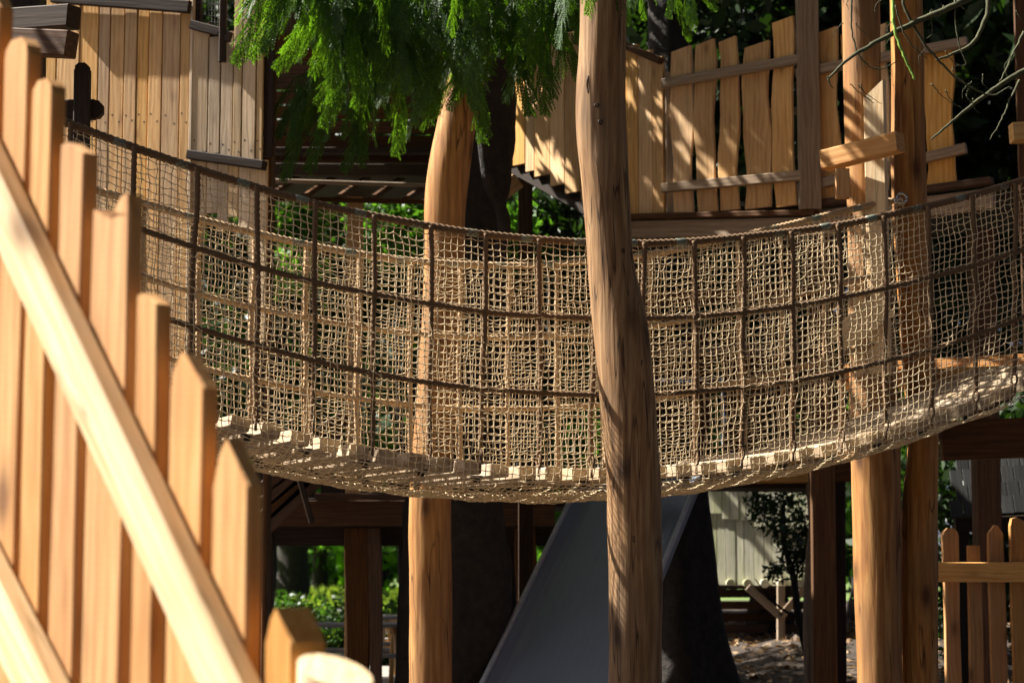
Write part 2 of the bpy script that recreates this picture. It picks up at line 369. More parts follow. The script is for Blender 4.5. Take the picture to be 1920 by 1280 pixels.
def trunk_mesh(h, r0, r1, seed, lean=.3, limbs=4, crown_r=2.0):
    g = random.Random(seed)
    path = [(0, 0, -.1)] + [(lean * k / 6 * g.uniform(.5, 1.3), lean * .5 * k / 6 * g.uniform(-1, 1), h * k / 6) for k in range(1, 7)]
    pts = spline(path, 18); parts = [tube(pts, [r0 * (1 + .5 * math.exp(-z * 3)) * (1 - q) + r1 * q for z, q in zip(pts[:, 2], np.linspace(0, 1, 18))], 10, rough=.12, seed=seed)]
    for k in range(limbs):
        q = pts[int(8 + k * 8 / limbs)]; a = g.uniform(0, 6.28); e = crown_r * g.uniform(.4, .8)
        parts.append(tube(spline([q, q + np.array((math.cos(a) * e * .5, math.sin(a) * e * .5, .5 * e * .6)), q + np.array((math.cos(a) * e, math.sin(a) * e, e * .9))], 8), np.linspace(r1 * .9, r1 * .25, 8), 6))
    return mesh('trunk', *join(parts), True)
def tree(name, x, y, h, cr, cb, label, mat, seed, nl=9000, ls=.14, group='trees behind the playground', r0=.22, nc=46, spread=.9, m=None):
    t = thing(name, (x, y, gz(x, y)), label, 'tree', group)
    add('trunk', trunk_mesh(h * .8, r0, r0 * .35, seed, limbs=5, crown_r=cr), M_BARK, t, wmat(t))
    m = m or leaves(nl, clumps(nc, (cr, cr, (h - cb) / 2), seed, (h + cb) / 2), spread, ls, seed)
    add('crown', m, mat, t, wmat(t)); return t, m
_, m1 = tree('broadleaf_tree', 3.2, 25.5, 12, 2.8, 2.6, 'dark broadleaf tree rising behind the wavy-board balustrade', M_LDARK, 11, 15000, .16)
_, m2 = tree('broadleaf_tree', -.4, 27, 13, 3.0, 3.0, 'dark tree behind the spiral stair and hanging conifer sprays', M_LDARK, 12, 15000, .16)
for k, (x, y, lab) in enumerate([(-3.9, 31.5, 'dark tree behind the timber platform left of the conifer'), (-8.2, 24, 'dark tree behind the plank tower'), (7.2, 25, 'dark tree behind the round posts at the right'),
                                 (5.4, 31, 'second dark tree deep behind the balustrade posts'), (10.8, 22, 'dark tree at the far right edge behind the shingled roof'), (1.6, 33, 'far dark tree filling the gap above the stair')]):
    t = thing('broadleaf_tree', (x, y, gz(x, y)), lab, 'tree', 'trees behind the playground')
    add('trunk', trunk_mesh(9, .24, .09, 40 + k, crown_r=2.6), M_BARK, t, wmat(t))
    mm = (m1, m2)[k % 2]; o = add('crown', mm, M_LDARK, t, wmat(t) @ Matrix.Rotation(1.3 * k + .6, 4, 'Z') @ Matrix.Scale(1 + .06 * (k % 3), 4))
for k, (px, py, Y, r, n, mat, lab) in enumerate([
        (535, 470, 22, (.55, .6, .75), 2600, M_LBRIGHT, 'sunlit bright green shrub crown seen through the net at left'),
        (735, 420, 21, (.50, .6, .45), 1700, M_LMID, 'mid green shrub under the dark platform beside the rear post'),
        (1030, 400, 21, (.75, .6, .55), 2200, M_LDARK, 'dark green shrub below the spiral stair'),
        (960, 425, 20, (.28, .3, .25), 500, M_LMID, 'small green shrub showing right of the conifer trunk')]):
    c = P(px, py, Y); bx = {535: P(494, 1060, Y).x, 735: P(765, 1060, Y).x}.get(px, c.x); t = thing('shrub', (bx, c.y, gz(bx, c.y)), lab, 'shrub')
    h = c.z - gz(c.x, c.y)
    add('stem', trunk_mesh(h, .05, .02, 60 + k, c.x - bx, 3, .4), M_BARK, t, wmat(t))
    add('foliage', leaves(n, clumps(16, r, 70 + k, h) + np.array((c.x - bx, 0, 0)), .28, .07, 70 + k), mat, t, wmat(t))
# meadow trees beyond the hedge
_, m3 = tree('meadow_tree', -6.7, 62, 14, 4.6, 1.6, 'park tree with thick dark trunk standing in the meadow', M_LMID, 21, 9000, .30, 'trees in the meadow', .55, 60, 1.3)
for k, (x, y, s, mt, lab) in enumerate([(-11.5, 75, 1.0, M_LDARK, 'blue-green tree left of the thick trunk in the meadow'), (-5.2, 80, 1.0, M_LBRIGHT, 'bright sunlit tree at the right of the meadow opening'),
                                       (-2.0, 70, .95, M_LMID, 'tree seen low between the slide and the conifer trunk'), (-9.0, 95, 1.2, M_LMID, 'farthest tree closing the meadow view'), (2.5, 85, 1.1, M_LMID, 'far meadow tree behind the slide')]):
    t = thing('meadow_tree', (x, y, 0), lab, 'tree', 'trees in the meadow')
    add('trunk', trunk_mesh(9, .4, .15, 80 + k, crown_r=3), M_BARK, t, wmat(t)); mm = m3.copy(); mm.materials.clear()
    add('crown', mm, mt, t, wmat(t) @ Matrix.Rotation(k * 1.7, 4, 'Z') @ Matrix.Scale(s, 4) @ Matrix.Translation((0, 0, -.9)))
c = Vector((5.6, 21.5, gz(5.6, 21.5)))
t = thing('thicket', c, 'dark thicket behind the low picket fence at the right', 'bush')
add('stem', trunk_mesh(2.0, .07, .03, 171, .2, 6, 1.2), M_BARK, t, wmat(t))
add('foliage', leaves(9000, clumps(60, (2.2, .8, 1.5), 172, 1.5), .5, .09, 172), M_LDARK, t, wmat(t))
V, F = box(-2.9, 24.2, .09, 6.2, 8.0, .18, .02)
tag(add('paved_terrace', mesh('paved_terrace', V, F), plain('pale_gravel', (.27, .245, .205), .9, 0, .4, 40, .6, .01)), None, None, kind='structure')
hc = [(x, 29.5 + RNG.normal(0, .25), RNG.uniform(.2, .95)) for x in np.linspace(-6.5, 1.6, 90)]
tag(add('hedge', leaves(16000, hc, .34, .06, 5), leafmat('hedge_leaf', (.02, .05, .012), (.05, .11, .022), .35)), 'low dark clipped hedge behind the picnic tables', 'hedge')
far = clumps(160, (38, 8, 8), 6, 7) + np.array((0, 125, 0)); far[:, 2] = np.abs(far[:, 2])
tag(add('far_wood', leaves(26000, far, 3.0, .8, 6), M_LMID), 'far off wood closing the view across the meadow', 'wood', kind='stuff')
back = clumps(140, (15, 2.0, 5.5), 9, 8.2) + np.array((1, 37, 0)); back = back[back[:, 2] > 3.6]
tag(add('canopy_mass', leaves(30000, back, 1.5, .24, 9), M_LDARK), 'dark wooded mass filling the background above the structures', 'wood', kind='stuff')

lv = []; lfc = []
for k in range(5200):
    y = RNG.uniform(16, 34); x = y * RNG.uniform(.04, .27); a = RNG.uniform(0, 6.28); L_ = RNG.uniform(.03, .07); w_ = L_ * RNG.uniform(.3, .6); z = gz(x, y) + .012
    ca, sa_ = math.cos(a), math.sin(a); t1, t2 = RNG.normal(0, .02, 2); i = len(lv)
    lv += [(x - ca * L_, y - sa_ * L_, z), (x + sa_ * w_, y - ca * w_, z + .01 + t1), (x + ca * L_, y + sa_ * L_, z + .006), (x - sa_ * w_, y + ca * w_, z + .01 + t2)]; lfc.append((i, i + 1, i + 2, i + 3))
tag(add('leaf_litter', mesh('leaf_litter', lv, lfc), leafmat('dry_leaf', (.10, .055, .025), (.36, .23, .11), .1, (1, .9, .6))), 'dry leaf and bark litter on the ground by the hut', 'litter', kind='stuff')

# ------------------------------------------------------------------ plank walls
ROW = 250                                   # the photo row at which wall columns are read off
def onwall(px, w):
    """plan point where the sight line of pixel column px meets the wall line w = (X0, Y0, X1, Y1)"""
    u = (px - 960) / FPX / (math.cos(PITCH) - (640 - ROW) / FPX * math.sin(PITCH)); x0, y0, x1, y1 = w
    dx, dy = x1 - x0, y1 - y0
    s = (u * y0 - x0) / (dx - u * dy); return x0 + s * dx, y0 + s * dy
def wallpx(pa, Ya, pb, Yb): return ((pa - 960) / FPX * Ya, Ya, (pb - 960) / FPX * Yb, Yb)
def zat(py, Y): return P(960, py, Y).z
def planks(parent, w, edges, ytop, ybot, mat, t=.025, gap=.004, name='plank', out=0.0, jit=0.0, **kw):
    wd = Vector((w[2] - w[0], w[3] - w[1], 0)).normalized(); nrm = Vector((wd.y, -wd.x, 0))
    res = []
    for k, (a, b) in enumerate(zip(edges[:-1], edges[1:])):
        pa = onwall(a, w); pb = onwall(b, w); wid = math.hypot(pb[0] - pa[0], pb[1] - pa[1]) - gap
        if wid < .01: continue
        Y = (pa[1] + pb[1]) / 2; yt = ytop[k] if isinstance(ytop, (list, tuple)) else ytop; yb = ybot[k] if isinstance(ybot, (list, tuple)) else ybot
        zt = zat(yt, Y); zb = zat(yb, Y); j = random.uniform(-1, 1) * .004 + out
        o = Vector(((pa[0] + pb[0]) / 2, Y, zb)) + nrm * j
        q = Matrix.Rotation(random.uniform(-1, 1) * jit, 4, nrm)
        M = frame(o, q @ Vector((0, 0, 1)), wd)
        res.append(add(name, board_mesh(wid, t, zt - zb, .003, seed=k * 7 + int(a), **kw), mat, parent, M))
    return res
def beam(parent, a, b, w, t, mat, name='beam', side=None, **kw):
    """squared timber from world point a to b; w across (towards `side`), t along the other axis"""
    a = Vector(a); b = Vector(b); z = b - a
    side = Vector(side) if side is not None else (Vector((0, 0, 1)) if abs(z.normalized().z) < .8 else Vector((1, 0, 0)))
    return add(name, board_mesh(w, t, z.length, .006, **kw), mat, parent, frame(a, z, side))
def nailed(parent, M, spots, r=.006):
    for (x, y, z) in spots:
        V, F = tube([(0, -.002, 0), (0, .004, 0)], r, 8)
        add('bolt', mesh('bolt', V, F), M_NAIL, parent, M @ Matrix.Translation((x, y, z)))
M_NAIL = plain('nail_iron', (.05, .045, .04), .6, .7, .2, 60, .1)

# -- the plank tower at the left
WA = wallpx(60, 14.0, 360, 13.56); WB = wallpx(362, 13.55, 500, 13.37)
tw = thing('plank_tower', (WA[0] + .4, 13.5, 0), 'tall tower clad in vertical larch boards at the left behind the bridge', 'tower')
PA = planks(tw, WA, [18, 60, 104, 147, 182, 204, 231, 255, 277, 303, 337, 356], -120, [830, 815, 822, 810, 826, 817, 812, 825, 815, 820, 812], M_CLAD, gap=.009)
planks(tw, WA, [355.5, 362], -120, 820, M_PALE, t=.03, name='corner_trim', out=.004)
PB = planks(tw, WB, [358, 390, 413, 437, 454, 480, 493], [45, 70, 60, -100, -100, -100], [285, 288, 293, 298, 301, 304], M_PALE, gap=.009)
planks(tw, WB, [358, 386, 407, 427, 446, 467, 500], 300, [425, 398, 432, 405, 436, 640], M_PALE, out=-.03)
def wline(w, pa, ya, pb, yb, out):
    A = onwall(pa, w); B = onwall(pb, w); d = Vector((w[2] - w[0], w[3] - w[1], 0)).normalized(); n = Vector((d.y, -d.x, 0)) * out
    return Vector((A[0], A[1], zat(ya, A[1]))) + n, Vector((B[0], B[1], zat(yb, B[1]))) + n
a, b = wline(WA, 100, -2, 358, 17, .05); beam(tw, a, b, .085, .05, M_DARK, 'band_rail')
a, b = wline(WB, 362, 293, 503, 313, .05); beam(tw, a, b, .06, .08, M_DARK, 'band_rail')
a, b = wline(WB, 362, 50, 416, 64, .05); beam(tw, a, b, .06, .05, M_DARK, 'window_sill')
a, b = wline(WB, 422, -40, 422, 120, .055); beam(tw, a, b, .05, .04, M_DARK, 'window_post', side=(1, 0, 0))
a, b = wline(WB, 428, 72, 436, 74, .05); beam(tw, a, b, .07, .04, M_DARK, 'window_block')
# wire mesh of the tower window
parts = []
for k in range(9):
    x = 366 + k * 5.6; a, b = wline(WB, x, -60, x, 52, .0); parts.append(tube([a, b], .003, 4))
for k in range(9):
    y = -50 + k * 11; a, b = wline(WB, 364, y, 415, y + 6, .0); parts.append(tube([a, b], .003, 4))
tag(add('window_mesh', mesh('window_mesh', *join(parts)), M_NAIL, tw), None, None, kind='stuff')
# solid dark core so that no light leaks through the plank joints
for w, y0, y1, wi in ((WA, -120, 815, .04), (WB, 60, 300, .05)):
    d = Vector((w[2] - w[0], w[3] - w[1], 0)); n = Vector((d.y, -d.x, 0)).normalized(); L = d.length
    a = Vector((w[0], w[1], zat(y1, w[1]))) - n * .05 + d * .5; b = Vector((a.x, a.y, zat(y0, w[1])))
    beam(tw, a, b, L * .98, .03, M_DARK, 'lining', side=d)
for px in (75, 330):
    q = onwall(px, WA); beam(tw, (q[0], q[1] + .25, 0), (q[0], q[1] + .25, zat(-60, q[1])), .16, .16, M_DARKER, 'corner_post')

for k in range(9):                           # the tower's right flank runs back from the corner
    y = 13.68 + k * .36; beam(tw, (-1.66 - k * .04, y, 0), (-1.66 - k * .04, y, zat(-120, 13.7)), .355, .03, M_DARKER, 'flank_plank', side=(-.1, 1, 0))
NAIL = mesh('nail', *tube([(0, -.0005, 0), (0, .004, 0)], .0065, 6))
for pl, w_, yy in [(p_, WA, 213) for p_ in PA] + [(p_, WB, 268) for p_ in PB] + [(p_, WA, 640) for p_ in PA]:
    M_ = wmat(pl); wd_ = pl.dimensions.x if False else max(v.co.x for v in pl.data.vertices)
    for q, sx in enumerate((-.55, .5)):
        zz = zat(yy + 16 * q + random.uniform(-5, 5), M_.translation.y) - M_.translation.z
        add('nail', NAIL, M_NAIL, pl, M_ @ Matrix.Translation((sx * wd_, -.0127, zz)))

# -- the dark entrance frame at the bridge's left end
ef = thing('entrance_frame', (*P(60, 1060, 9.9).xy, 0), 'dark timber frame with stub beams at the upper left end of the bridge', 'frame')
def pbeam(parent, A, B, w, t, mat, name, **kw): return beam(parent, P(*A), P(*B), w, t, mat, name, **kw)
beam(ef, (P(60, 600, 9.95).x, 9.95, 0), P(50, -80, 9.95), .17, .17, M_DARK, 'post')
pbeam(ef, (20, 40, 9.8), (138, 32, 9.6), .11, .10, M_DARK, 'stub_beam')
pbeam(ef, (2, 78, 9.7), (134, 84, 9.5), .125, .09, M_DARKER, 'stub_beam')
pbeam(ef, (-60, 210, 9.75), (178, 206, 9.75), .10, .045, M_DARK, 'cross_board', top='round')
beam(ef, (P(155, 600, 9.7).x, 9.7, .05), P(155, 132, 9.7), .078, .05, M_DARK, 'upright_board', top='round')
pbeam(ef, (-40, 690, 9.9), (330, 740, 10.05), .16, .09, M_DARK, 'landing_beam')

# -- dark platform in the middle left background
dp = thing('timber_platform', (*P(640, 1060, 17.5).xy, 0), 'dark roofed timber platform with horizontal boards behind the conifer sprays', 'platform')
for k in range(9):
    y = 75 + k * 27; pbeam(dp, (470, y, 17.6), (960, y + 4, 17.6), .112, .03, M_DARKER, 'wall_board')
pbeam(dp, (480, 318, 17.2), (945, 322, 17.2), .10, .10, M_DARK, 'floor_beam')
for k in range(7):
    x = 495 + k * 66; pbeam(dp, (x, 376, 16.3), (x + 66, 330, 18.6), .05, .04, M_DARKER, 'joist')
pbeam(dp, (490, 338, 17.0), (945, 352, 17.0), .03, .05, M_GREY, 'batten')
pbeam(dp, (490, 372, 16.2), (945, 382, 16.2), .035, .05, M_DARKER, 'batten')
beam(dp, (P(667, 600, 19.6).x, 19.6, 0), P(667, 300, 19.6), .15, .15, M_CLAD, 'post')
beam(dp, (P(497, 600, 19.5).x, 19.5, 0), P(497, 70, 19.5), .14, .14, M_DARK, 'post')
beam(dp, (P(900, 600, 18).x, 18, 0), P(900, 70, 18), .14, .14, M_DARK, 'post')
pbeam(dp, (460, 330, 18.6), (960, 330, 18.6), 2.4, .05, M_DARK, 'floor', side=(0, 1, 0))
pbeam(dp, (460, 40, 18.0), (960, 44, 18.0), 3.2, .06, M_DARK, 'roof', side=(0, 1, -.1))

# -- spiral stair balustrade
WS = wallpx(900, 16.0, 1250, 14.5)
ss = thing('spiral_stair', (*P(1100, 1060, 15.2).xy, 0), 'stepped plank balustrade of a climbing stair between the conifer and the balcony', 'stair')
ed = [905, 925, 945, 964, 987, 1004, 1034, 1061, 1090, 1112, 1134, 1156, 1176, 1198, 1224, 1245]
yt = [40, 42, 44, 46, 48, 52, 56, 60, 64, 70, 76, 82, 86, 96, 108]
yb = [285, 293, 301, 309, 321, 329, 347, 361, 373, 385, 395, 402, 407, 408, 409]
planks(ss, WS, ed, yt, yb, M_CLAD, t=.028, gap=.003)
a, b = wline(WS, 1168, 82, 1246, 116, .03); beam(ss, a, b, .05, .06, M_DARKER, 'cap_rail')
a, b = wline(WS, 940, 302, 1110, 398, -.05); beam(ss, a, b, .11, .06, M_DARK, 'stringer')
for k in range(5):
    x = 950 + k * 34; a, b = wline(WS, x, 316 + k * 19, x + 40, 318 + k * 19, -.5); beam(ss, a, b, .04, .8, M_DARK, 'tread')
# post and brace under it
beam(ss, (P(985, 600, 16.6).x, 16.6, 0), P(985, 335, 16.6), .12, .12, M_DARKER, 'post')
pbeam(ss, (936, 365, 16.0), (972, 338, 16.0), .13, .06, M_CLAD, 'brace')

# -- the balcony with wavy-edged boards
WV = wallpx(1250, 14.5, 1520, 13.85); WV2 = wallpx(1496, 13.95, 1860, 13.3)
bl = thing('balcony', (*P(1400, 1060, 14.3).xy, 0), 'raised balcony with wavy-edged boards and grey rails at upper right', 'balcony')
for (a, b, yt_, yb_) in [(1260, 1299, 92, 402), (1305, 1342, 80, 398), (1350, 1385, 74, 394), (1396, 1445, 84, 390), (1451, 1490, 38, 387)]:
    planks(bl, WV, [a, b], yt_, yb_, M_CLAD, t=.03, name='wavy_board', wav=.022, seg=9, slant=.03)
for (a, b, yt_, yb_) in [(1537, 1574, 56, 380), (1584, 1622, 60, 372), (1634, 1668, 50, 366), (1736, 1790, 90, 345)]:
    planks(bl, WV2, [a, b], yt_, yb_, M_CLAD, t=.03, name='wavy_board', wav=.02, seg=9, slant=.03)
for (w, A, B) in ((WV, (1250, 160), (1520, 112)), (WV, (1248, 355), (1520, 330)), (WV2, (1500, 141), (1822, 82)), (WV2, (1500, 357), (1815, 280))):
    a, b = wline(w, *A, *B, .05); beam(bl, a, b, .068, .05, M_GREY, 'rail')
a, b = wline(WV, 1360, 196, 1500, 188, -.35); beam(bl, a, b, .05, .04, M_GREY, 'rear_rail')
beam(bl, (onwall(1516, WV)[0], onwall(1516, WV)[1] - .02, zat(398, 13.9)), (onwall(1516, WV)[0], onwall(1516, WV)[1] - .02, zat(-60, 13.9)), .145, .12, M_GREY, 'post')
beam(bl, (onwall(1256, WV)[0], onwall(1256, WV)[1] + .05, zat(408, 14.4)), (onwall(1256, WV)[0], onwall(1256, WV)[1] + .05, zat(130, 14.4)), .06, .08, M_GREY, 'post')
a, b = wline(WV, 1160, 408, 1530, 400, .02); beam(bl, a, b, .04, .08, M_DARKER, 'deck_edge')
a, b = wline(WV, 1160, 431, 1560, 424, .0); beam(bl, a, b, .125, .05, M_GREY, 'fascia')
a, b = wline(WV2, 1500, 388, 1860, 340, .02); beam(bl, a, b, .05, .08, M_DARKER, 'deck_edge')
a, b = wline(WV2, 1500, 418, 1860, 372, .0); beam(bl, a, b, .14, .05, M_GREY, 'fascia')
# balcony floor and the posts that carry it
c = P(1420, 420, 15.1); beam(bl, (c.x - .75, 15.45, c.z), (c.x + 2.6, 14.3, c.z), 1.5, .05, M_DARK, 'floor', side=(0.2, 1, 0))
for px, Y in ((1186, 15.0), (1535, 14.6), (1840, 14.2)):
    beam(bl, (P(px, 700, Y).x, Y, 0), P(px, 432, Y), .17, .17, M_DARKER, 'support_post')
pbeam(bl, (1190, 560, 14.8), (1560, 548, 14.6), .10, .08, M_DARKER, 'cross_beam')

# -- round debarked posts
def round_post(name, rows, Y, label, seed, zfoot=-.05, mat=M_POST, flat=0, group='round debarked timber posts', rough=.05, sides=28):
    """rows: (photo row, left edge, right edge) down the post"""
    rows = sorted(rows, key=lambda r: -r[0]); pts = []; rad = []
    for (y, a, b) in rows:
        q = P((a + b) / 2, y, Y); pts.append(q); rad.append((b - a) / 2 * Y / FPX)
    foot = Vector((pts[0].x, Y, zfoot)); pts = [foot] + pts; rad = [rad[0] * 1.04] + rad
    n = 90; path = spline(np.array([tuple(p) for p in pts]), n); rr = spline(np.array([[r, 0, 0] for r in rad]), n)[:, 0]
    o0 = np.array(tuple(foot)); V_, F_ = tube(path - o0, rr, sides, rough=rough, seed=seed)
    return tag(add(name, mesh('post', V_, F_, True), mat, None, Matrix.Translation(foot)), label, 'post', group)
MP = round_post('round_post', [(-160, 1090, 1178), (0, 1086, 1176), (100, 1084, 1174), (150, 1080, 1173), (200, 1079, 1173), (250, 1081, 1175), (300, 1085, 1178), (400, 1095, 1182), (500, 1101, 1190),
                          (560, 1107, 1203), (620, 1113, 1216), (700, 1120, 1225), (800, 1128, 1235), (900, 1136, 1240), (1000, 1140, 1240), (1100, 1142, 1242), (1280, 1142, 1240)],
           9.28, 'crooked debarked post standing in front of the rope bridge', 3, rough=.07, mat=M_POST_OLD)
round_post('round_post', [(-160, 890, 958), (0, 868, 936), (120, 845, 915), (200, 826, 898), (250, 815, 890), (300, 804, 884), (350, 797, 878), (400, 795, 873), (450, 796, 872), (600, 791, 868), (750, 780, 858), (930, 767, 846), (1100, 768, 847), (1280, 768, 848)],
           12.0, 'curved debarked post behind the bridge, net crossing it', 9, rough=.05)
round_post('round_post', [(-160, 1575, 1648), (0, 1578, 1650), (100, 1580, 1652), (250, 1584, 1655), (400, 1588, 1664), (600, 1590, 1676), (830, 1594, 1688), (1000, 1600, 1690), (1150, 1604, 1690), (1280, 1608, 1692)],
           11.75, 'thick debarked post carrying the right landing, left of its pair', 17, rough=.05)
round_post('round_post', [(-160, 1665, 1728), (0, 1668, 1730), (150, 1672, 1733), (300, 1671, 1736), (450, 1676, 1740), (650, 1690, 1750), (820, 1702, 1760), (950, 1692, 1758), (1100, 1690, 1758), (1280, 1693, 1758)],
           11.85, 'knobbly debarked post with steel eye, right of its pair', 23, rough=.07)

# dark knots and slits on the crooked post
def knot_mesh(a, b, c, seed):
    V = []; F = []; n = 10; g_ = random.Random(seed)
    for j, (k, h) in enumerate(((1.0, 0), (.85, .5), (.55, .62), (.3, .25))):
        for i in range(n):
            q = 2 * math.pi * i / n; w_ = 1 + g_.uniform(-.18, .18); V.append((a * k * w_ * math.cos(q), -b * h, c * k * w_ * math.sin(q)))
    for j in range(3):
        for i in range(n): F.append((j * n + i, (j) * n + (i + 1) % n, (j + 1) * n + (i + 1) % n, (j + 1) * n + i))
    F.append(tuple(range(3 * n, 4 * n))); return mesh('knot', V, F, True)
M_KNOT = wood('knot_wood', (.02, .01, .005), (.05, .026, .012), (.10, .055, .025), knots=0)
for k, (px, py, a_, c_, hw_, cx_) in enumerate([(1103, 160, .010, .046, 47, 1126), (1119, 198, .014, .012, 47, 1126), (1126, 229, .013, .015, 47, 1128), (1204, 685, .012, .034, 52, 1172), (1168, 470, .010, .014, 45, 1144), (1188, 1010, .009, .02, 50, 1190)]):
    r_ = hw_ * 9.28 / FPX; dx_ = (px - cx_) * 9.28 / FPX; q = P(px, py, 9.28 - math.sqrt(max(1e-4, r_ * r_ - dx_ * dx_)) + .004); al = math.asin(max(-.95, min(.95, dx_ / r_)))
    add('knot', knot_mesh(a_, .010, c_, 400 + k), M_KNOT, MP, Matrix.Translation(q) @ Matrix.Rotation(al, 4, 'Z'))

# -- the landing at the bridge's right end
lp = thing('landing', (*P(1700, 1060, 12.1).xy, 0), 'timber landing with crossbar and boards at the right end of the bridge', 'landing')
def add_board_px(parent, px0, px1, yt, yb, Y, t, mat, name, tilt=-.1, **kw):
    a = P(px0, yb, Y); b = P(px1, yb, Y); c = P((px0 + px1) / 2, yt, Y); w = b.x - a.x
    f = P((px0 + px1) / 2, yb, Y); f.x = c.x if abs(c.x - f.x) < .1 else f.x
    return add(name, board_mesh(w, t, c.z - f.z, .004, **kw), mat, parent, frame(f, (0, 0, 1), (1, tilt, 0)))
add_board_px(lp, 1620, 1660, 168, 700, 11.55, .05, M_RAIL, 'gate_board', slant=.10, tilt=-.55)
cb = pbeam(lp, (1546, 302, 11.60), (1688, 266, 11.28), .112, .10, M_PINE, 'crossbar')
nailed(cb, wmat(cb), [(-.025, -.052, .10), (.02, -.052, .10), (-.025, -.052, .37), (.02, -.052, .37)], .007)
add_board_px(lp, 1566, 1592, 318, 372, 11.42, .07, M_PINE, 'bracket', top='flat')
for k in range(6):
    pbeam(lp, (1578, 706 - k * 3, 12.0 + k * .15), (1990, 688 - k * 4, 12.0 + k * .15), .14, .05, M_PINE, 'deck_board', side=(0, 1, 0))
pbeam(lp, (1570, 722, 11.98), (1990, 712, 11.98), .055, .04, M_CLAD, 'deck_edge')
pbeam(lp, (1764, 826, 12.3), (1990, 818, 12.3), .24, .10, M_DARKER, 'joist')
pbeam(lp, (1550, 832, 12.05), (1640, 866, 11.9), .10, .08, M_PINE, 'bracket')
pbeam(lp, (1560, 790, 12.25), (1764, 800, 12.25), .16, .08, M_DARKER, 'joist')
add_board_px(lp, 1600, 1628, 560, 700, 11.62, .05, M_RAIL, 'gate_board', top='flat')
pbeam(lp, (1570, 640, 11.5), (1662, 570, 11.5), .15, .045, M_RAIL, 'brace_board')
pbeam(lp, (1896, 250, 10.6), (1990, 246, 10.6), .10, .10, M_CLAD, 'beam_end')
add_board_px(lp, 1900, 1990, -20, 690, 12.9, .05, M_DARKER, 'side_wall')
# steel eye on the post
V, F = tube([(0.030 * math.cos(a), 0, .030 * math.sin(a)) for a in np.linspace(0, 2 * math.pi, 16)], .008, 8)
V2, F2 = tube([(0, .02, 0), (0, .16, 0)], .012, 8)
add('steel_eye', mesh('steel_eye', *join([(V, F), (V2, F2)]), True), M_STEEL, lp, Matrix.Translation(P(1690, 372, 11.66)))

# ------------------------------------------------------------------ slide
ROW = 1050
A0 = P(1209, 905, 15.4); A1 = P(1040, 1290, 13.7)
d3 = (A1 - A0).normalized(); wv = Vector((d3.y, -d3.x, 0)).normalized() * -1
if wv.x < 0: wv = -wv
upv = wv.cross(d3).normalized()
if upv.z < 0: upv = -upv
def m_slide():
    m, t, b = nodes('slide_steel'); L = t.links.new
    tc = N(t, 'ShaderNodeTexCoord'); mp = N(t, 'ShaderNodeMapping'); mp.inputs['Scale'].default_value = (30, 30, .6); L(tc.outputs['Object'], mp.inputs[0])
    n = N(t, 'ShaderNodeTexNoise', Scale=3, Detail=5); L(mp.outputs[0], n.inputs[0])
    n2 = N(t, 'ShaderNodeTexNoise', Scale=2.2, Detail=5); L(tc.outputs['Object'], n2.inputs[0])
    mr = N(t, 'ShaderNodeMapRange'); L(n2.outputs[0], mr.inputs[0]); mr.inputs[3].default_value = .42; mr.inputs[4].default_value = .62; L(mr.outputs[0], b.inputs['Roughness'])
    r = ramp(t, [(.3, (.17, .205, .27)), (.7, (.205, .245, .315))]); L(n.outputs[0], r.inputs[0]); L(r.outputs[0], b.inputs['Base Color']); b.inputs['Metallic'].default_value = .35
    bp = N(t, 'ShaderNodeBump', Strength=.05, Distance=.004); L(n2.outputs[0], bp.inputs['Height']); L(bp.outputs[0], b.inputs['Normal'])
    return m
M_LIP = plain('slide_lip', (.42, .45, .50), .35, .3, .15, 30, .05)
sl = thing('slide', (A0.x, A0.y, 0), 'wide dark steel slide running down under the bridge', 'slide')
hw = .47; prof = [(-hw - .012, .105), (-hw, .11), (-hw + .012, .105), (-hw + .02, .08), (-hw + .06, .03), (-hw + .11, .004), (-hw + .16, 0), (0, 0), (hw - .16, 0), (hw - .11, .004), (hw - .06, .03), (hw - .02, .08), (hw - .012, .105), (hw, .11), (hw + .012, .105), (hw + .006, .03), (hw - .06, -.01), (-hw + .06, -.01), (-hw - .006, .03)]
L1 = (A1 - A0).length; stations = [(-.75, 1.0), (-.35, .25), (-.12, .03), (0, 0)] + [(x, 0) for x in np.linspace(.2, L1 + .5, 12)]
V = []; F = []; npf = len(prof)
zdir = d3
for (s, k) in stations:
    if s < 0: c = A0 + Vector((d3.x, d3.y, 0)).normalized() * s + Vector((0, 0, -d3.z * min(.28, -s * .35)))
    else: c = A0 + d3 * s
    for (x, z) in prof:
        up = upv if s >= 0 else upv.lerp(Vector((0, 0, 1)), min(1, -s * 2)).normalized()
        V.append(tuple(c + wv * x + up * z - A0))
for i in range(len(stations) - 1):
    for j in range(npf):
        F.append((i * npf + j, i * npf + (j + 1) % npf, (i + 1) * npf + (j + 1) % npf, (i + 1) * npf + j))
rot = frame((0, 0, 0), -d3, wv); Mi = rot.inverted()
V = [tuple(Mi @ Vector(v)) for v in V]
chute = add('chute', mesh('chute', V, F, False), m_slide(), sl, Matrix.Translation(A0) @ rot)
for s_ in (-1, 1):
    tube_obj('edge_tube', [tuple(A0 + d3 * q + wv * (s_ * hw) + upv * .11) for q in np.linspace(0, L1 + .5, 6)], .019, M_LIP, chute, sides=10)
g0 = A0 + Vector((d3.x, d3.y, 0)).normalized() * -.5
for s_ in (-.2, 1):
    b_ = g0 + wv * (s_ * hw) + Vector((0, 0, .2)); tube_obj('guard_upright', [tuple(b_), tuple(b_ + Vector((0, 0, .62)))], .016, M_STEEL, sl, sides=10)
tube_obj('guard_rail', [tuple(g0 + wv * (s_ * hw) + Vector((0, 0, .82))) for s_ in (-.2, 1)], .016, M_STEEL, sl, sides=10)
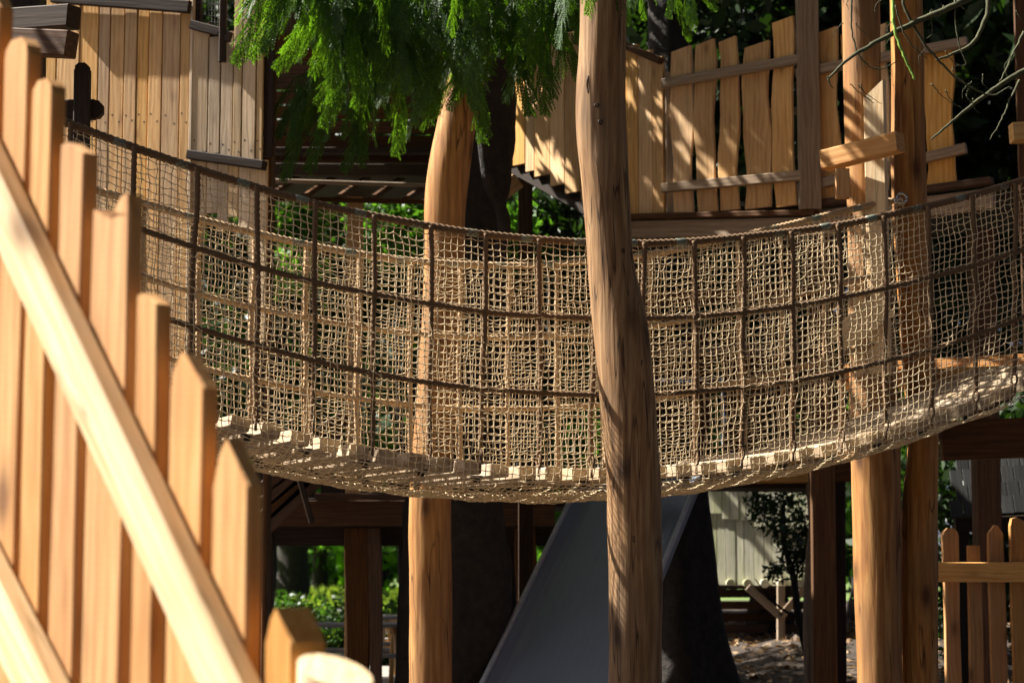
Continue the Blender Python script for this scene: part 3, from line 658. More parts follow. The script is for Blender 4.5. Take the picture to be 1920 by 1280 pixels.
for s_ in (-1, 1):
    q = A0 + d3 * 1.0 + wv * (s_ * .3); tube_obj('leg', [(q.x, q.y, -.02), (q.x, q.y, q.z - .03)], .03, M_STEEL, sl, sides=10)

# platform that the slide leaves from
sp = thing('slide_platform', (*P(1420, 1060, 16.27).xy, 0), 'heavy timber platform behind the bridge from which the slide starts', 'platform')
pbeam(sp, (1300, 888, 16.16), (1545, 884, 15.93), .17, .11, M_CLAD, 'beam')
pbeam(sp, (1090, 905, 16.50), (1560, 910, 16.50), .08, .9, M_DARK, 'floor', side=(0, 0, 1))
pbeam(sp, (1540, 885, 15.93), (1600, 880, 15.82), .18, .14, M_DARKER, 'beam')
tube_obj('post', spline([(P(1534, 1200, 15.88).x, 15.88, 0), tuple(P(1530, 1200, 15.88)), tuple(P(1532, 1080, 15.88)), tuple(P(1540, 980, 15.88)), tuple(P(1534, 905, 15.88))], 40), .095, M_OLDLOG, sp, sides=18, rough=.12, seed=4)
beam(sp, (P(1572, 1200, 16.27).x, 16.27, 0), P(1572, 880, 16.27), .09, .13, M_DARK, 'post')
for k, (x0, x1) in enumerate([(1200, 1236), (1246, 1280), (1288, 1330), (1352, 1392), (1398, 1440), (1450, 1492), (1500, 1545)]):
    add_board_px(sp, x0, x1, 600 + (k * 37) % 50, 890, 16.84 - .05 * k, .03, M_DARKER, 'guard_board', wav=.015, seg=6)
pbeam(sp, (1190, 660, 16.72), (1560, 650, 16.38), .08, .05, M_GREY, 'guard_rail')

# ------------------------------------------------------------------ low dark shelter under the bridge
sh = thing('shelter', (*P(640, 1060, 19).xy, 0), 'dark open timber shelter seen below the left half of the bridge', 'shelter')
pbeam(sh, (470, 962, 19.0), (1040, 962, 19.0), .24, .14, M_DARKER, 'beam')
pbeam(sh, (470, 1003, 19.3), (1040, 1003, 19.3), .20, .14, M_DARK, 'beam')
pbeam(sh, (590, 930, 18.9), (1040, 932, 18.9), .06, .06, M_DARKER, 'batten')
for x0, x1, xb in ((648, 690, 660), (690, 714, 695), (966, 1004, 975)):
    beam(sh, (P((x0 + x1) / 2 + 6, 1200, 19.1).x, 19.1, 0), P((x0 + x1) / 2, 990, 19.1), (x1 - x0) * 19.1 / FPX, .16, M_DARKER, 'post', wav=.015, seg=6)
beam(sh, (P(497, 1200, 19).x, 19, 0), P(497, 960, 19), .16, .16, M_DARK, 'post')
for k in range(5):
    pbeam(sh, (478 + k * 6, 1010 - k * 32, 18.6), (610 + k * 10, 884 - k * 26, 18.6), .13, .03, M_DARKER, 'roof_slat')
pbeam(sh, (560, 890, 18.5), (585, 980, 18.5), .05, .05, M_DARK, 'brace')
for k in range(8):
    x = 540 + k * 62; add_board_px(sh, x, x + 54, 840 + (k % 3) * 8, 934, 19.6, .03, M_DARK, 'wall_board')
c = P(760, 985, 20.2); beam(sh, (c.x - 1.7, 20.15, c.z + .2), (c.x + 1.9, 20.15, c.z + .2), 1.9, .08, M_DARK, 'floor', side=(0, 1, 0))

# ------------------------------------------------------------------ picnic tables
def picnic(loc, rz, label):
    t = thing('picnic_table', loc, label, 'table', 'picnic tables'); B = Matrix.Translation(Vector(loc)) @ Matrix.Rotation(rz, 4, 'Z')
    def bm(a, b, w, th, name, side): 
        a = B @ Vector(a); b = B @ Vector(b); beam(t, a, b, w, th, M_SHEEN if 'plank' in name else M_CLAD, name, side=B.to_3x3() @ Vector(side))
    for k in range(5): bm((-1.0, -.32 + k * .16, .74), (1.0, -.32 + k * .16, .74), .15, .04, 'top_plank', (0, 1, 0))
    for s in (-1, 1):
        for k in range(2): bm((-1.0, s * (.62 + k * .14), .44), (1.0, s * (.62 + k * .14), .44), .13, .04, 'bench_plank', (0, 1, 0))
        for e in (-1, 1): bm((e * .7, s * .68, 0), (e * .7, s * .16, .72), .10, .05, 'leg', (0, 1, 0))
    for e in (-1, 1):
        bm((e * .755, -.76, .39), (e * .755, .76, .39), .09, .045, 'bench_bearer', (0, 0, 1)); bm((e * .645, -.36, .69), (e * .645, .36, .69), .08, .045, 'top_bearer', (0, 0, 1))
    return t
q = P(618, 1180, 22.0); picnic((q.x, 22.0, .18), .12, 'grey picnic table under the shelter, left of the leaning posts')
q = P(830, 1180, 25.2); picnic((q.x, 25.2, .18), -.1, 'grey picnic table partly hidden behind the rear post')
# small far chute
fs = thing('small_slide', (*P(945, 1170, 22).xy, 0), 'small pale metal slide end beyond the conifer trunk', 'slide')
c = P(945, 1165, 22)
tube_obj('side_rail', [tuple(P(a, b, 22)) for a, b in ((905, 1182), (925, 1176), (945, 1163), (965, 1150), (990, 1120))], .03, M_STEEL, fs, sides=8)
V, F = tube([tuple(P(a, b, 22.3)) for a, b in ((880, 1190), (920, 1184), (960, 1176), (1010, 1166))], .05, 8); add('bed', mesh('bed', V, F, True), M_STEEL, fs)
tube_obj('leg', [(P(930, 1190, 22.2).x, 22.2, 0), tuple(P(930, 1184, 22.2))], .03, M_STEEL, fs, sides=8)
tube_obj('leg', [(P(985, 1190, 22.2).x, 22.2, 0), tuple(P(985, 1150, 22.2))], .03, M_STEEL, fs, sides=8)

# ------------------------------------------------------------------ lichened hut at lower right
WH = wallpx(1290, 23.9, 1530, 23.3)
hu = thing('board_hut', (*P(1420, 1060, 24).xy, gz(*P(1420, 1060, 24).xy)), 'pale lichened board hut on braced post at lower right', 'hut')
planks(hu, WH, [1296, 1313, 1329, 1345, 1362, 1380, 1396, 1415, 1433, 1449, 1468, 1486, 1504, 1524], [955, 955, 960, 957, 968, 972, 972, 970, 985, 980, 985, 990, 985], 1097, M_HUT, gap=.006)
planks(hu, WH, [1296, 1312, 1326, 1340, 1357, 1372, 1388, 1402, 1418, 1434, 1450, 1466, 1484, 1502, 1524], 890, [975, 965, 962, 962, 972, 974, 975, 975, 988, 985, 990, 992, 992, 990], M_HUT, out=.03, gap=.006)
for k in range(6):
    x = 1336 + k * 32; q = onwall(x, WH); V, F = tube([(0, 0, 0), (0, .14, 0)], .05, 12)
    add('log_end', mesh('log_end', V, F), M_HUT, hu, Matrix.Translation((q[0], q[1] - .08, zat(1093, q[1]))))
gzh = gz(*P(1460, 1060, 23.5).xy)
beam(hu, (P(1464, 1200, 23.4).x, 23.4, gzh - .05), P(1464, 1098, 23.4), .085, .085, M_GREY, 'post')
pbeam(hu, (1464, 1155, 23.35), (1402, 1100, 23.35), .085, .06, M_GREY, 'brace'); pbeam(hu, (1464, 1155, 23.35), (1510, 1100, 23.35), .085, .06, M_GREY, 'brace')
for k in range(4): pbeam(hu, (1325, 1112 + k * 22, 25.2), (1540, 1112 + k * 22, 25.2), .10, .03, M_DARKER, 'back_slat')
pbeam(hu, (1300, 1098, 24.7), (1530, 1098, 24.7), 2.2, .05, M_DARK, 'floor', side=(0, 1, 0))
# leafy bush before the hut
c = P(1480, 1010, 18.5); bz = gz(c.x, c.y)
t = thing('bush', (c.x + .25, c.y, bz), 'dark leafy bush hanging before the lichened hut', 'bush')
add('stem', trunk_mesh(c.z - bz + .3, .05, .02, 91, -.3, 4, .5), M_BARK, t, wmat(t))
bc = [P(x, y, 18.5 + RNG.normal(0, .15)) - t.location for x, y in ((1420, 935), (1445, 950), (1470, 935), (1500, 940), (1425, 965), (1455, 985), (1485, 975), (1510, 990), (1470, 1010), (1495, 1030), (1480, 1055), (1505, 1065), (1515, 1040), (1455, 1070), (1530, 1000), (1540, 1060), (1545, 950))]
add('foliage', leaves(1900, [tuple(v) for v in bc], .13, .035, 92), M_LDARK, t, wmat(t))
# the big flared trunk beside the slide
bt = thing('flared_tree', (*P(1262, 1100, 18.2).xy, 0), 'huge dark tree with flared base right of the slide', 'tree')
def flare():
    V = []; F = []; n = 32; zs = np.concatenate([np.linspace(-.1, 2.4, 24), np.linspace(2.7, 9, 10)])
    for z in zs:
        r0 = .18 + .47 * math.exp(-max(z, 0) * .62)
        for i in range(n):
            a = 2 * math.pi * i / n; k = 1 + (.10 + .22 * math.exp(-max(z, 0) * .9)) * math.cos(5 * a + .8 + .4 * math.sin(z)) * .6 + .08 * noise.noise((math.cos(a) * 2, math.sin(a) * 2, z * 1.5))
            V.append((r0 * k * math.cos(a), r0 * k * math.sin(a), z))
    for j in range(len(zs) - 1):
        for i in range(n): F.append((j * n + i, j * n + (i + 1) % n, (j + 1) * n + (i + 1) % n, (j + 1) * n + i))
    return mesh('flare', V, F, True)
add('trunk', flare(), M_BARK, bt, wmat(bt))
add('crown', leaves(7000, clumps(40, (2.2, 2.0, 1.6), 33, 8.6), .8, .12, 33), M_LDARK, bt, wmat(bt))

# ------------------------------------------------------------------ low picket fence and shingled roof at the lower right
pf = thing('low_picket_fence', (*P(1840, 1060, 12.9).xy, 0), 'short uneven picket fence with one rail at the lower right corner', 'fence')
for k, (x0, x1, yt_, tp) in enumerate([(1765, 1797, 1003, 'round'), (1811, 1838, 1022, 'flat'), (1850, 1882, 1000, 'peak'), (1890, 1935, 985, 'lean'), (1944, 1976, 1000, 'round')]):
    a = P(x0, 1060, 12.9); b = P(x1, 1060, 12.9); c = P((x0 + x1) / 2, yt_, 12.9); w_ = b.x - a.x
    add('picket', board_mesh(w_, .03, c.z - .08, .004, tp, .006, 6, 300 + k), M_PINE, pf, frame((c.x, 12.9, .08), (0, 0, 1), (1, .25, 0)))
pbeam(pf, (1752, 1072, 12.83), (1990, 1072, 12.80), .125, .035, M_CLAD, 'rail')
rs = thing('shingle_roof', (*P(1860, 1060, 17).xy, 0), 'dark grey shingled roof in the shade above the low picket fence', 'roof')
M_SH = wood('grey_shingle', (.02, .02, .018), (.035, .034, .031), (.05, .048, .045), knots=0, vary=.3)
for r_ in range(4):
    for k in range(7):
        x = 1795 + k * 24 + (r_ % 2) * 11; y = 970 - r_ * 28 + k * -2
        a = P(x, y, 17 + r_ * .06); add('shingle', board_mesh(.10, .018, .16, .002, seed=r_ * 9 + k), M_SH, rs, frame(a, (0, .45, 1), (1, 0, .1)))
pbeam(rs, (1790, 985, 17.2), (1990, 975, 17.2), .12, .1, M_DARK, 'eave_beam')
for px in (1800, 1975): beam(rs, (P(px, 1060, 17.4).x, 17.4, 0), P(px, 985, 17.4), .12, .12, M_DARK, 'post')

# ------------------------------------------------------------------ the conifer with hanging sprays
def frond(g, L, bushy=1.0):
    """one flat drooping spray along +Z(local length), as strips: returns verts (n,3), quads"""
    V = []; F = []
    def strip(a, b, w0, w1, nrm):
        d = b - a; s = np.cross(d, nrm); s /= (np.linalg.norm(s) + 1e-9); i = len(V)
        V.extend([a - s * w0, a + s * w0, b + s * w1, b - s * w1]); F.append((i, i + 1, i + 2, i + 3))
    n = int(L / .022); bend = g.uniform(.15, .5); tw = g.uniform(-.5, .5)
    def axis(u): return np.array([tw * .12 * math.sin(u * 2), -bend * L * u * u * .5, L * u])
    nrm0 = np.array([0, 1.0, 0])
    for k in range(n):
        u0, u1 = k / n, (k + 1) / n; a, b = axis(u0), axis(u1); strip(a, b, .003, .003, nrm0)
        for sd in (-1, 1):
            if g.random() < .08: continue
            tl = L * .30 * (math.sin(math.pi * min(1, u0 * .82 + .16)) ** .8) * g.uniform(.75, 1.15)
            dirv = np.array([sd * g.uniform(.38, .6), g.normal(0, .13), g.uniform(.75, 1.0)]); dirv /= np.linalg.norm(dirv)
            m = max(2, int(tl / .014)); p = a.copy()
            for q in range(m):
                dirv = dirv + np.array([-sd * .03, -.035, .05]); dirv /= np.linalg.norm(dirv)
                p2 = p + dirv * tl / m; w = .0036 * (1 - .6 * q / m); strip(p, p2, w, w * .8, nrm0)
                lf = .0135 * (1 - .5 * q / m) * bushy
                for s2 in (-1, 1):
                    perp = np.cross(dirv, nrm0) * s2; e = p + dirv * lf * .8 + perp * lf * .75 + nrm0 * g.normal(0, .003)
                    strip(p, e, .0028, .0010, nrm0)
                p = p2
    return np.array(V), F
g = np.random.default_rng(31)
FR = [frond(g, L) for L in (.30, .38, .46, .56, .34)]
def sprays(limb_pts, n, g, lo=.35, scale=1.0, hang=1.0, out=(0, 0, 0)):
    parts = []
    for k in range(n):
        u = lo + (1 - lo) * g.random() ** .8; i = min(len(limb_pts) - 2, int(u * (len(limb_pts) - 1))); p = limb_pts[i] + g.normal(0, .055, 3)
        t = limb_pts[i + 1] - limb_pts[i]; t = t / np.linalg.norm(t)
        side = np.cross(t, (0, 0, 1)); side /= np.linalg.norm(side)
        d = np.array((0, 0, -1.0)) * hang * g.uniform(.6, 1.1) + t * g.uniform(.25, .8) + side * g.uniform(-.6, .6) + np.array(out)
        d /= np.linalg.norm(d)
        nrm = g.normal(size=3) * .6 + np.array((0, -.8, .5)); nrm -= d * (nrm @ d); nrm /= np.linalg.norm(nrm); x = np.cross(nrm, d)
        V_, F_ = FR[g.integers(0, len(FR))]; s = scale * g.uniform(.7, 1.2)
        parts.append(((V_ * s) @ np.array([x, nrm, d]) + p, F_))
    return parts
con = thing('conifer', (*P(862, 1060, 14.2).xy, 0), 'big conifer with dark trunk and drooping green sprays over the bridge', 'tree')
c0 = P(862, 1060, 14.2)
tpath = spline([(c0.x, 14.2, -.1), tuple(P(850, 1100, 14.2)), tuple(P(870, 800, 14.2)), tuple(P(880, 420, 14.2)), tuple(P(905, 200, 14.2)), tuple(P(900, -100, 14.2)), (P(890, -500, 14.2).x, 14.2, 7.6)], 60)
tube_obj('trunk', tpath, np.interp(np.linspace(0, 1, 60), [0, .12, .4, .6, 1], [.48, .37, .33, .25, .14]), M_BARK, con, sides=26, rough=.22, seed=5)
tube_obj('side_limb', spline([tuple(P(880, 640, 14.0)), tuple(P(945, 440, 13.8)), tuple(P(915, 340, 13.7)), tuple(P(900, 250, 13.7))], 24), np.linspace(.06, .025, 24), M_BARK, con, sides=10, rough=.2, seed=8)
M_FROND = leafmat('conifer_spray', (.024, .058, .014), (.060, .128, .026), .5, (3.8, 3.6, .6), .55, .3)
limbs = [  # end of limb in the photo (px, py, depth), number of sprays, size, sideways push
    ((540, -110, 11.0), 26, 1.1, (-.1, 0, 0)), ((585, -60, 11.1), 30, 1.1, (-.1, 0, 0)), ((640, 5, 11.1), 34, 1.1, (-.15, 0, 0)), ((615, -25, 11.4), 30, 1.1, (-.2, 0, 0)),
    ((660, 40, 11.2), 36, 1.1, (-.1, 0, 0)), ((620, 150, 13.4), 36, 1.05, (-.35, 0, 0)), ((575, 195, 13.5), 26, 1.0, (-.4, 0, 0)), ((700, 160, 13.4), 34, 1.05, (-.2, 0, 0)), ((740, 35, 11.1), 36, 1.1, (0, 0, 0)), ((780, 110, 11.4), 36, 1.05, (0, 0, 0)),
    ((820, 10, 11.2), 38, 1.1, (0, 0, 0)), ((880, 0, 11.2), 38, 1.1, (0, 0, 0)), ((890, 80, 11.6), 34, 1.0, (0, 0, 0)), ((950, -15, 11.3), 38, 1.1, (.1, 0, 0)), ((985, 40, 11.4), 34, 1.0, (.1, 0, 0)), ((1030, -40, 11.0), 44, 1.05, (.15, 0, 0)),
    ((1080, -70, 10.8), 36, .9, (.2, 0, 0)), ((1075, -35, 11.0), 26, .95, (.1, 0, 0)), ((700, -50, 11.0), 40, 1.1, (0, 0, 0)), ((880, -80, 11.0), 44, 1.1, (0, 0, 0)), ((1150, -105, 9.0), 18, .7, (.1, 0, 0)), ((1235, -50, 9.9), 14, .7, (.2, 0, 0)), ((1300, -25, 9.8), 22, .72, (.3, 0, 0))]
g = np.random.default_rng(77); brs = []; pools = []
for k, ((px, py, Y), n, sc_, push) in enumerate(limbs):
    e = np.array(tuple(P(px, py, Y))); b = np.array((P(895, -150, 14.2).x, 14.1, 5.4 + .10 * k * .8)); mid = (b * .5 + e * .5) + np.array((0, 0, .35))
    lp_ = spline([b, mid, e * .85 + mid * .15 + np.array((0, 0, .08)), e], 26); V_, F_ = tube(lp_, np.linspace(.035, .006, 26), 6)
    o0 = lp_[0]; add('limb', mesh('limb', V_ - o0, F_, True), M_BARK, con, Matrix.Translation(Vector(o0)))
    V_, F_ = join(sprays(lp_, int(n * .78), g, .45, sc_ * 1.0, 1.0, push)); o = add('spray', mesh('spray', V_ - o0, F_), M_FROND, con, Matrix.Translation(Vector(o0))); o['kind'] = 'stuff'
# the crown above the frame
oc = add('upper_crown', leaves(15000, np.vstack([clumps(110, (2.3, 1.6, 2.2), 55, 8.0) + np.array((.2, .9, 0)), clumps(40, (.6, .6, .6), 56, 6.9) + np.array((.05, -3.0, 0))]), .5, .10, 55), M_FROND, con, wmat(con)); oc['kind'] = 'stuff'

# ------------------------------------------------------------------ rope bridge
br = thing('rope_bridge', (*pt(0, BW / 2, 0)[:2], botz(0)), 'sagging rope bridge with brown net sides and pale deck planks', 'bridge')
def net(name, fn, nu, nv, r, mat, seed, jit=.0022, zig=.11, bulge=.014):
    """knotted net: fn(u, v) -> point, unit steps are meshes; twine is real thin tube between jittered knots"""
    g = np.random.default_rng(seed); K = np.zeros((nu + 1, nv + 1, 3))
    for i in range(nu + 1):
        for j in range(nv + 1):
            z = zig if (i + j) % 2 else -zig
            if j in (0, nv): z = 0
            p, nrm = fn(i, j + z)
            b_ = bulge * (noise.noise((i * .16 + seed, j * .2, 3.1)) + .5 * noise.noise((i * .45, j * .5 + seed, 1.7)))
            sl_ = .012 * np.array((noise.noise((i * .22, j * .22, seed + 9.0)), noise.noise((i * .22, j * .22, seed + 19.0)), noise.noise((i * .2, j * .2, seed + 29.0))))
            K[i, j] = p + nrm * b_ + sl_ + g.normal(0, jit, 3) * (0.3 if j in (0, nv) else 1)
    segs = []
    A = K[:-1].reshape(-1, 3); B_ = K[1:].reshape(-1, 3); segs.append((A, B_))
    A = K[:, :-1].reshape(-1, 3); B_ = K[:, 1:].reshape(-1, 3); segs.append((A, B_))
    A = np.vstack([s_[0] for s_ in segs]); B_ = np.vstack([s_[1] for s_ in segs]); n = len(A)
    d = B_ - A; d /= np.linalg.norm(d, axis=1)[:, None] + 1e-9
    ref = np.where(np.abs(d[:, 2:3]) < .8, np.array([[0, 0, 1.0]]), np.array([[0, 1.0, 0]])); x = np.cross(d, ref); x /= np.linalg.norm(x, axis=1)[:, None]; y = np.cross(d, x)
    M_ = (A + B_) / 2 + g.normal(0, jit * .5, (n, 3)) + np.array((0, 0, -.0015))
    V = []; sides = 5; ang = np.arange(sides) * 2 * np.pi / sides
    for ring, rr in ((A, r * 1.35), (M_, r), (B_, r * 1.35)):
        V.append(ring[:, None, :] + rr * (np.cos(ang)[None, :, None] * x[:, None, :] + np.sin(ang)[None, :, None] * y[:, None, :]))
    V = np.stack(V, 1).reshape(-1, 3)      # n, 3, sides
    base = (np.arange(n) * 3 * sides)[:, None, None]; ring = np.arange(2)[None, :, None] * sides; i = np.arange(sides)[None, None, :]
    F = np.stack([base + ring + i, base + ring + (i + 1) % sides, base + ring + sides + (i + 1) % sides, base + ring + sides + i], -1).reshape(-1, 4)
    o0 = np.array(tuple(br.matrix_basis.translation)); m = bpy.data.meshes.new(name); nf = len(F)
    m.vertices.add(len(V)); m.vertices.foreach_set('co', (V - o0).ravel()); m.loops.add(nf * 4); m.loops.foreach_set('vertex_index', F.ravel().astype(np.int32)); m.polygons.add(nf)
    m.polygons.foreach_set('loop_start', np.arange(0, nf * 4, 4, dtype=np.int32)); m.polygons.foreach_set('loop_total', np.full(nf, 4, np.int32)); m.polygons.foreach_set('use_smooth', np.ones(nf, bool)); m.update(calc_edges=True)
    o = add(name, m, mat, br, Matrix.Translation(Vector(o0))); o['kind'] = 'stuff'; return o
CELL = .035; bn = np.array(tuple(BN))
def near_fn(nu, nv):
    def f(i, j):
        t = T0 + (T1 - T0) * i / nu; v = j / nv; zt, zb = topz(t), botz(t) - .045
        return pt(t, -.035 - .05 * math.sin(math.pi * v) * .6, zt + (zb - zt) * v), -bn
    return f
def far_fn(nu, nv):
    def f(i, j):
        t = F0 + (F1 - F0) * i / nu; v = j / nv; zt, zb = farz(t), botz(t) - .03
        return pt(t, BW + .03 + .03 * math.sin(math.pi * v), zt + (zb - zt) * v), bn
    return f
def under_fn(nu, nv):
    def f(i, j):
        t = T0 + (F1 - T0) * i / nu; v = j / nv
        return pt(t, -.035 + (BW + .07) * v, botz(t) - .05 - .06 * math.sin(math.pi * min(1, v * 1.0)) ** .7 - .012 * v), np.array((0, 0, -1.0))
    return f
nu = int((T1 - T0) / CELL); net('near_net', near_fn(nu, 33), nu, 33, .0020, M_NET, 1)
nu = int((F1 - F0) / CELL); net('far_net', far_fn(nu, 33), nu, 33, .0020, M_NET, 2)
nu = int((F1 - T0) / CELL); net('underside_net', under_fn(nu, 27), nu, 27, .0020, M_NET, 3, zig=.2, bulge=.008)
# deck planks
PM = [board_mesh(.090, .062, BW + .02 + .012 * k, .006, seed=k) for k in range(4)]
tk = T0 + .06; k = 0
while tk < F1 + .5:
    sl_ = 2 * BOTP[0] * tk + BOTP[1]; dirx = (BD + Vector((0, 0, sl_))).normalized()
    o = Vector(pt(tk, -.012 + random.uniform(-.008, .008), botz(tk) + random.uniform(-.004, .004)))
    add('deck_plank', PM[k % 4], M_DECK, br, frame(o, BN, dirx) @ Matrix.Rotation(random.uniform(-.04, .04), 4, 'Z')); tk += .14; k += 1
# ropes
def rope(name, fn, a, b, r, mat, step=.0065, pitch=.03):
    n = max(6, int((b - a) / step)); path = [fn(t) for t in np.linspace(a, b, n)]
    return tube_obj(name, path, r, mat, br, sides=8, lobes=3, lobe=.24, pitch=pitch)
wob = lambda t, s: .008 * noise.noise((t * 1.7, s, 0))
RT = [0, 0]
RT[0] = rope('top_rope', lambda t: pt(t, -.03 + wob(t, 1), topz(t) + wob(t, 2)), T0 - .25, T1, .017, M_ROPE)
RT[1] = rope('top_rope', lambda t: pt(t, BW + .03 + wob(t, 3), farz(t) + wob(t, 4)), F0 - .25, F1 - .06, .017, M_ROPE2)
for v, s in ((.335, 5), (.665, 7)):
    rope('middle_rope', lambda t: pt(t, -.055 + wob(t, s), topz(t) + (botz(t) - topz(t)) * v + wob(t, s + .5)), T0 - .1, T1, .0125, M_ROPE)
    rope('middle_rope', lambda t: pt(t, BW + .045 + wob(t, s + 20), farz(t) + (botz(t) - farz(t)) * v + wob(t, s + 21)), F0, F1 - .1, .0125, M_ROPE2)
FERR = mesh('ferrule', *tube([(0, 0, -.035), (0, 0, -.028), (0, 0, .028), (0, 0, .035)], [.012, .0185, .0185, .012], 10), True)
_p1 = [tube([(.024 * math.cos(a), 0, .03 * math.sin(a)) for a in np.linspace(0, 2 * math.pi, 14)], .006, 6), tube([(0, 0, -.028), (0, 0, -.075)], .007, 6)]
THIM = mesh('thimble', *join(_p1), True); BOLT = mesh('bolt', *tube([(0, 0, 0), (0, 0, -.012), (0, 0, -.013), (0, 0, -.035)], [.03, .03, .017, .015], 8), True)
t240 = hit(240, 600)[0]
ups = [t240 + .2795 * k for k in range(-1, 21)]
for k, t in enumerate(ups):
    for side in (0, 1):
        a, b = (T0, T1) if side == 0 else (F0 + .05, F1)
        tt = t + (0 if side == 0 else .03)
        if not (a < tt < b): continue
        off = -.06 if side == 0 else BW + .05; tz = topz if side == 0 else farz
        lean = random.uniform(-.02, .02); ph = random.uniform(0, 9)
        fn = lambda v: pt(tt + lean * v + .012 * noise.noise((v * 3, ph, 0)), off + .01 * noise.noise((v * 3, ph, 5)) + (.03 if side == 0 else -.02) * v * v, tz(tt) + (botz(tt) + .075 - tz(tt)) * v)
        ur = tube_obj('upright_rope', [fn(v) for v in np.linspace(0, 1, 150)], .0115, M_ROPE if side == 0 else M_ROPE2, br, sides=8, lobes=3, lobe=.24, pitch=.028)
        e = fn(1.0); add('thimble', THIM, M_ROPE, ur, frame(e, (0, 0, 1), BN) @ Matrix.Translation((0, 0, -.02)))
        add('bolt', BOLT, M_NAIL, br, Matrix.Translation(Vector(pt(tt, .05 if side == 0 else BW - .05, botz(tt) - .03))))
        if True:
            q = tt - .06; d_ = Vector(pt(q + .02, 0, tz(q + .02))) - Vector(pt(q, 0, tz(q)))
            add('ferrule', FERR, M_FERR, RT[side], frame(pt(q, -.03 if side == 0 else BW + .03, tz(q)), d_, BN))
# chain from the far rope to the steel eye
a = Vector(pt(F1 - .1, BW + .03, farz(F1 - .1))); b = P(1690, 372, 11.66) + Vector((-.02, 0, -.01))
LK = mesh('link', *tube([(.010 * math.cos(q), 0, .020 * math.sin(q)) for q in np.linspace(0, 2 * math.pi, 12)], .0042, 6), True)
for k in range(8):
    u = (k + .5) / 8; add('chain_link', LK, M_STEEL, br, frame(a.lerp(b, u), b - a, (0, 1, 0) if k % 2 else (0, 0, 1)))

# ------------------------------------------------------------------ stair balustrade in the foreground
KF = 1.25; FO = Vector((-.6 * KF, 3.0 * KF, 0)); FD = Vector((.7071, -.7071, 0)); FN = Vector((-.7071, -.7071, 0))
sb = thing('stair_balustrade', (FO.x, FO.y, 0), 'new pine picket balustrade of a stair in the left foreground', 'balustrade')
def fline(px, off=0.0, row=700):
    u = (px - 960) / FPX / (math.cos(PITCH) - (640 - row) / FPX * math.sin(PITCH)); o = FO + FN * off
    s = (u * o.y - o.x) / (FD.x - u * FD.y); return s, o + FD * s
pk = [(-112, -62, -60, 'round'), (-50, -8, 20, 'peak'), (0, 46, 108, 'round'), (51, 91, 180, 'round'), (105, 152, 292, 'lean'), (165, 236, 408, 'notch'), (250, 291, 572, 'lean'), (312, 378, 730, 'skew'), (392, 462, 912, 'point'), (495, 546, 1205, 'point'), (640, 700, 1400, 'skew')]
for k, (a, b, yt_, tp) in enumerate(pk):
    row = min(1250, yt_ + 250); s0, q0 = fline(a, 0, row); s1, q1 = fline(b, 0, row); c = (q0 + q1) / 2
    zt = zat(yt_, c.y); th = .034 if k < 9 else .075
    c = c - FN * th * .5
    L_ = zt - max(.05, zt - 1.45)
    add('picket', board_mesh(s1 - s0, th, L_, .005, tp, .003, 5, 500 + k), M_PINE, sb, frame((c.x, c.y, zt - L_), (0, 0, 1), FD))
nv = []; nf = []; n_ = 24; cN = fline(628, -.03, 1270)[1]; rN = 70 * cN.y / FPX; zc = zat(1257, cN.y)
for zz in (0, 1):
    for i in range(n_):
        a = 2 * math.pi * i / n_; x, y = rN * math.cos(a), rN * .8 * math.sin(a)
        nv.append((x, y, -1.3 if zz == 0 else -.26 * x + .42 * y))
nf = [(i, (i + 1) % n_, n_ + (i + 1) % n_, n_ + i) for i in range(n_)] + [tuple(range(n_, 2 * n_)), tuple(range(n_ - 1, -1, -1))]
add('newel', mesh('newel', nv, nf), M_RAIL, sb, Matrix.Translation((cN.x, cN.y, zc)))
def rail_px(A, B, w, t, name, off):
    s0, q0 = fline(A[0], off, A[1]); s1, q1 = fline(B[0], off, B[1]); a = Vector((q0.x, q0.y, zat(A[1], q0.y))); b = Vector((q1.x, q1.y, zat(B[1], q1.y)))
    d = (b - a).normalized(); return beam(sb, a - d * .5, b + d * .6, w, t, M_RAIL, name, side=Vector((0, 0, 1)))
rail_px((20, 410), (425, 1270), .095, .05, 'handrail', .03)
rail_px((-60, 1010), (60, 1250), .10, .05, 'lower_rail', .03)
for s_, zt in ((-1.15, 2.6),):
    A = FO + FN * -.09 + FD * s_; beam(sb, (A.x, A.y, -.03), (A.x, A.y, zt), .09, .09, M_PINE, 'newel')

# ------------------------------------------------------------------ mossy bare branches at the upper right
mt = thing('mossy_tree', (*P(2120, 1060, 8.7).xy, 0), 'bare mossy twigs reaching in from the upper right corner', 'tree')
tb = P(2120, 1060, 8.7)
tube_obj('trunk', spline([(tb.x, 8.7, -.1), (tb.x - .02, 8.7, 1.5), (tb.x + .05, 8.75, 3.2), (tb.x - .1, 8.7, 5.6)], 30), np.linspace(.16, .08, 30), M_MOSS, mt, sides=14, rough=.2)
add('crown', leaves(30000, [tuple(Vector((5.6, 5.0, 8.4)) + Vector(c) - mt.location) for c in clumps(150, (4.4, 8.5, 2.6), 133, 0)], 1.0, .19, 133), M_LDARK, mt, wmat(mt))  # leaf mass added out of view on the bare tree to block sky light
eb = np.vstack([clumps(46, (1.0, 1.9, 3.3), 150 + k, 3.2) + np.array(c) for k, c in enumerate(((3.4, 3.4, 0), (2.7, -.4, 0), (2.2, -4.6, 0)))]); eb[:, 2] = np.abs(eb[:, 2])
eb = eb[eb[:, 0] > .2526 * eb[:, 1] + .95]
tag(add('leafy_sky_blocker', leaves(26000, eb, .55, .15, 155), M_LDARK), 'unseen leaf mass added right of the viewpoint to block sky light', 'wood', kind='stuff')  # out-of-view blocker, added to keep sky light off the pickets and posts
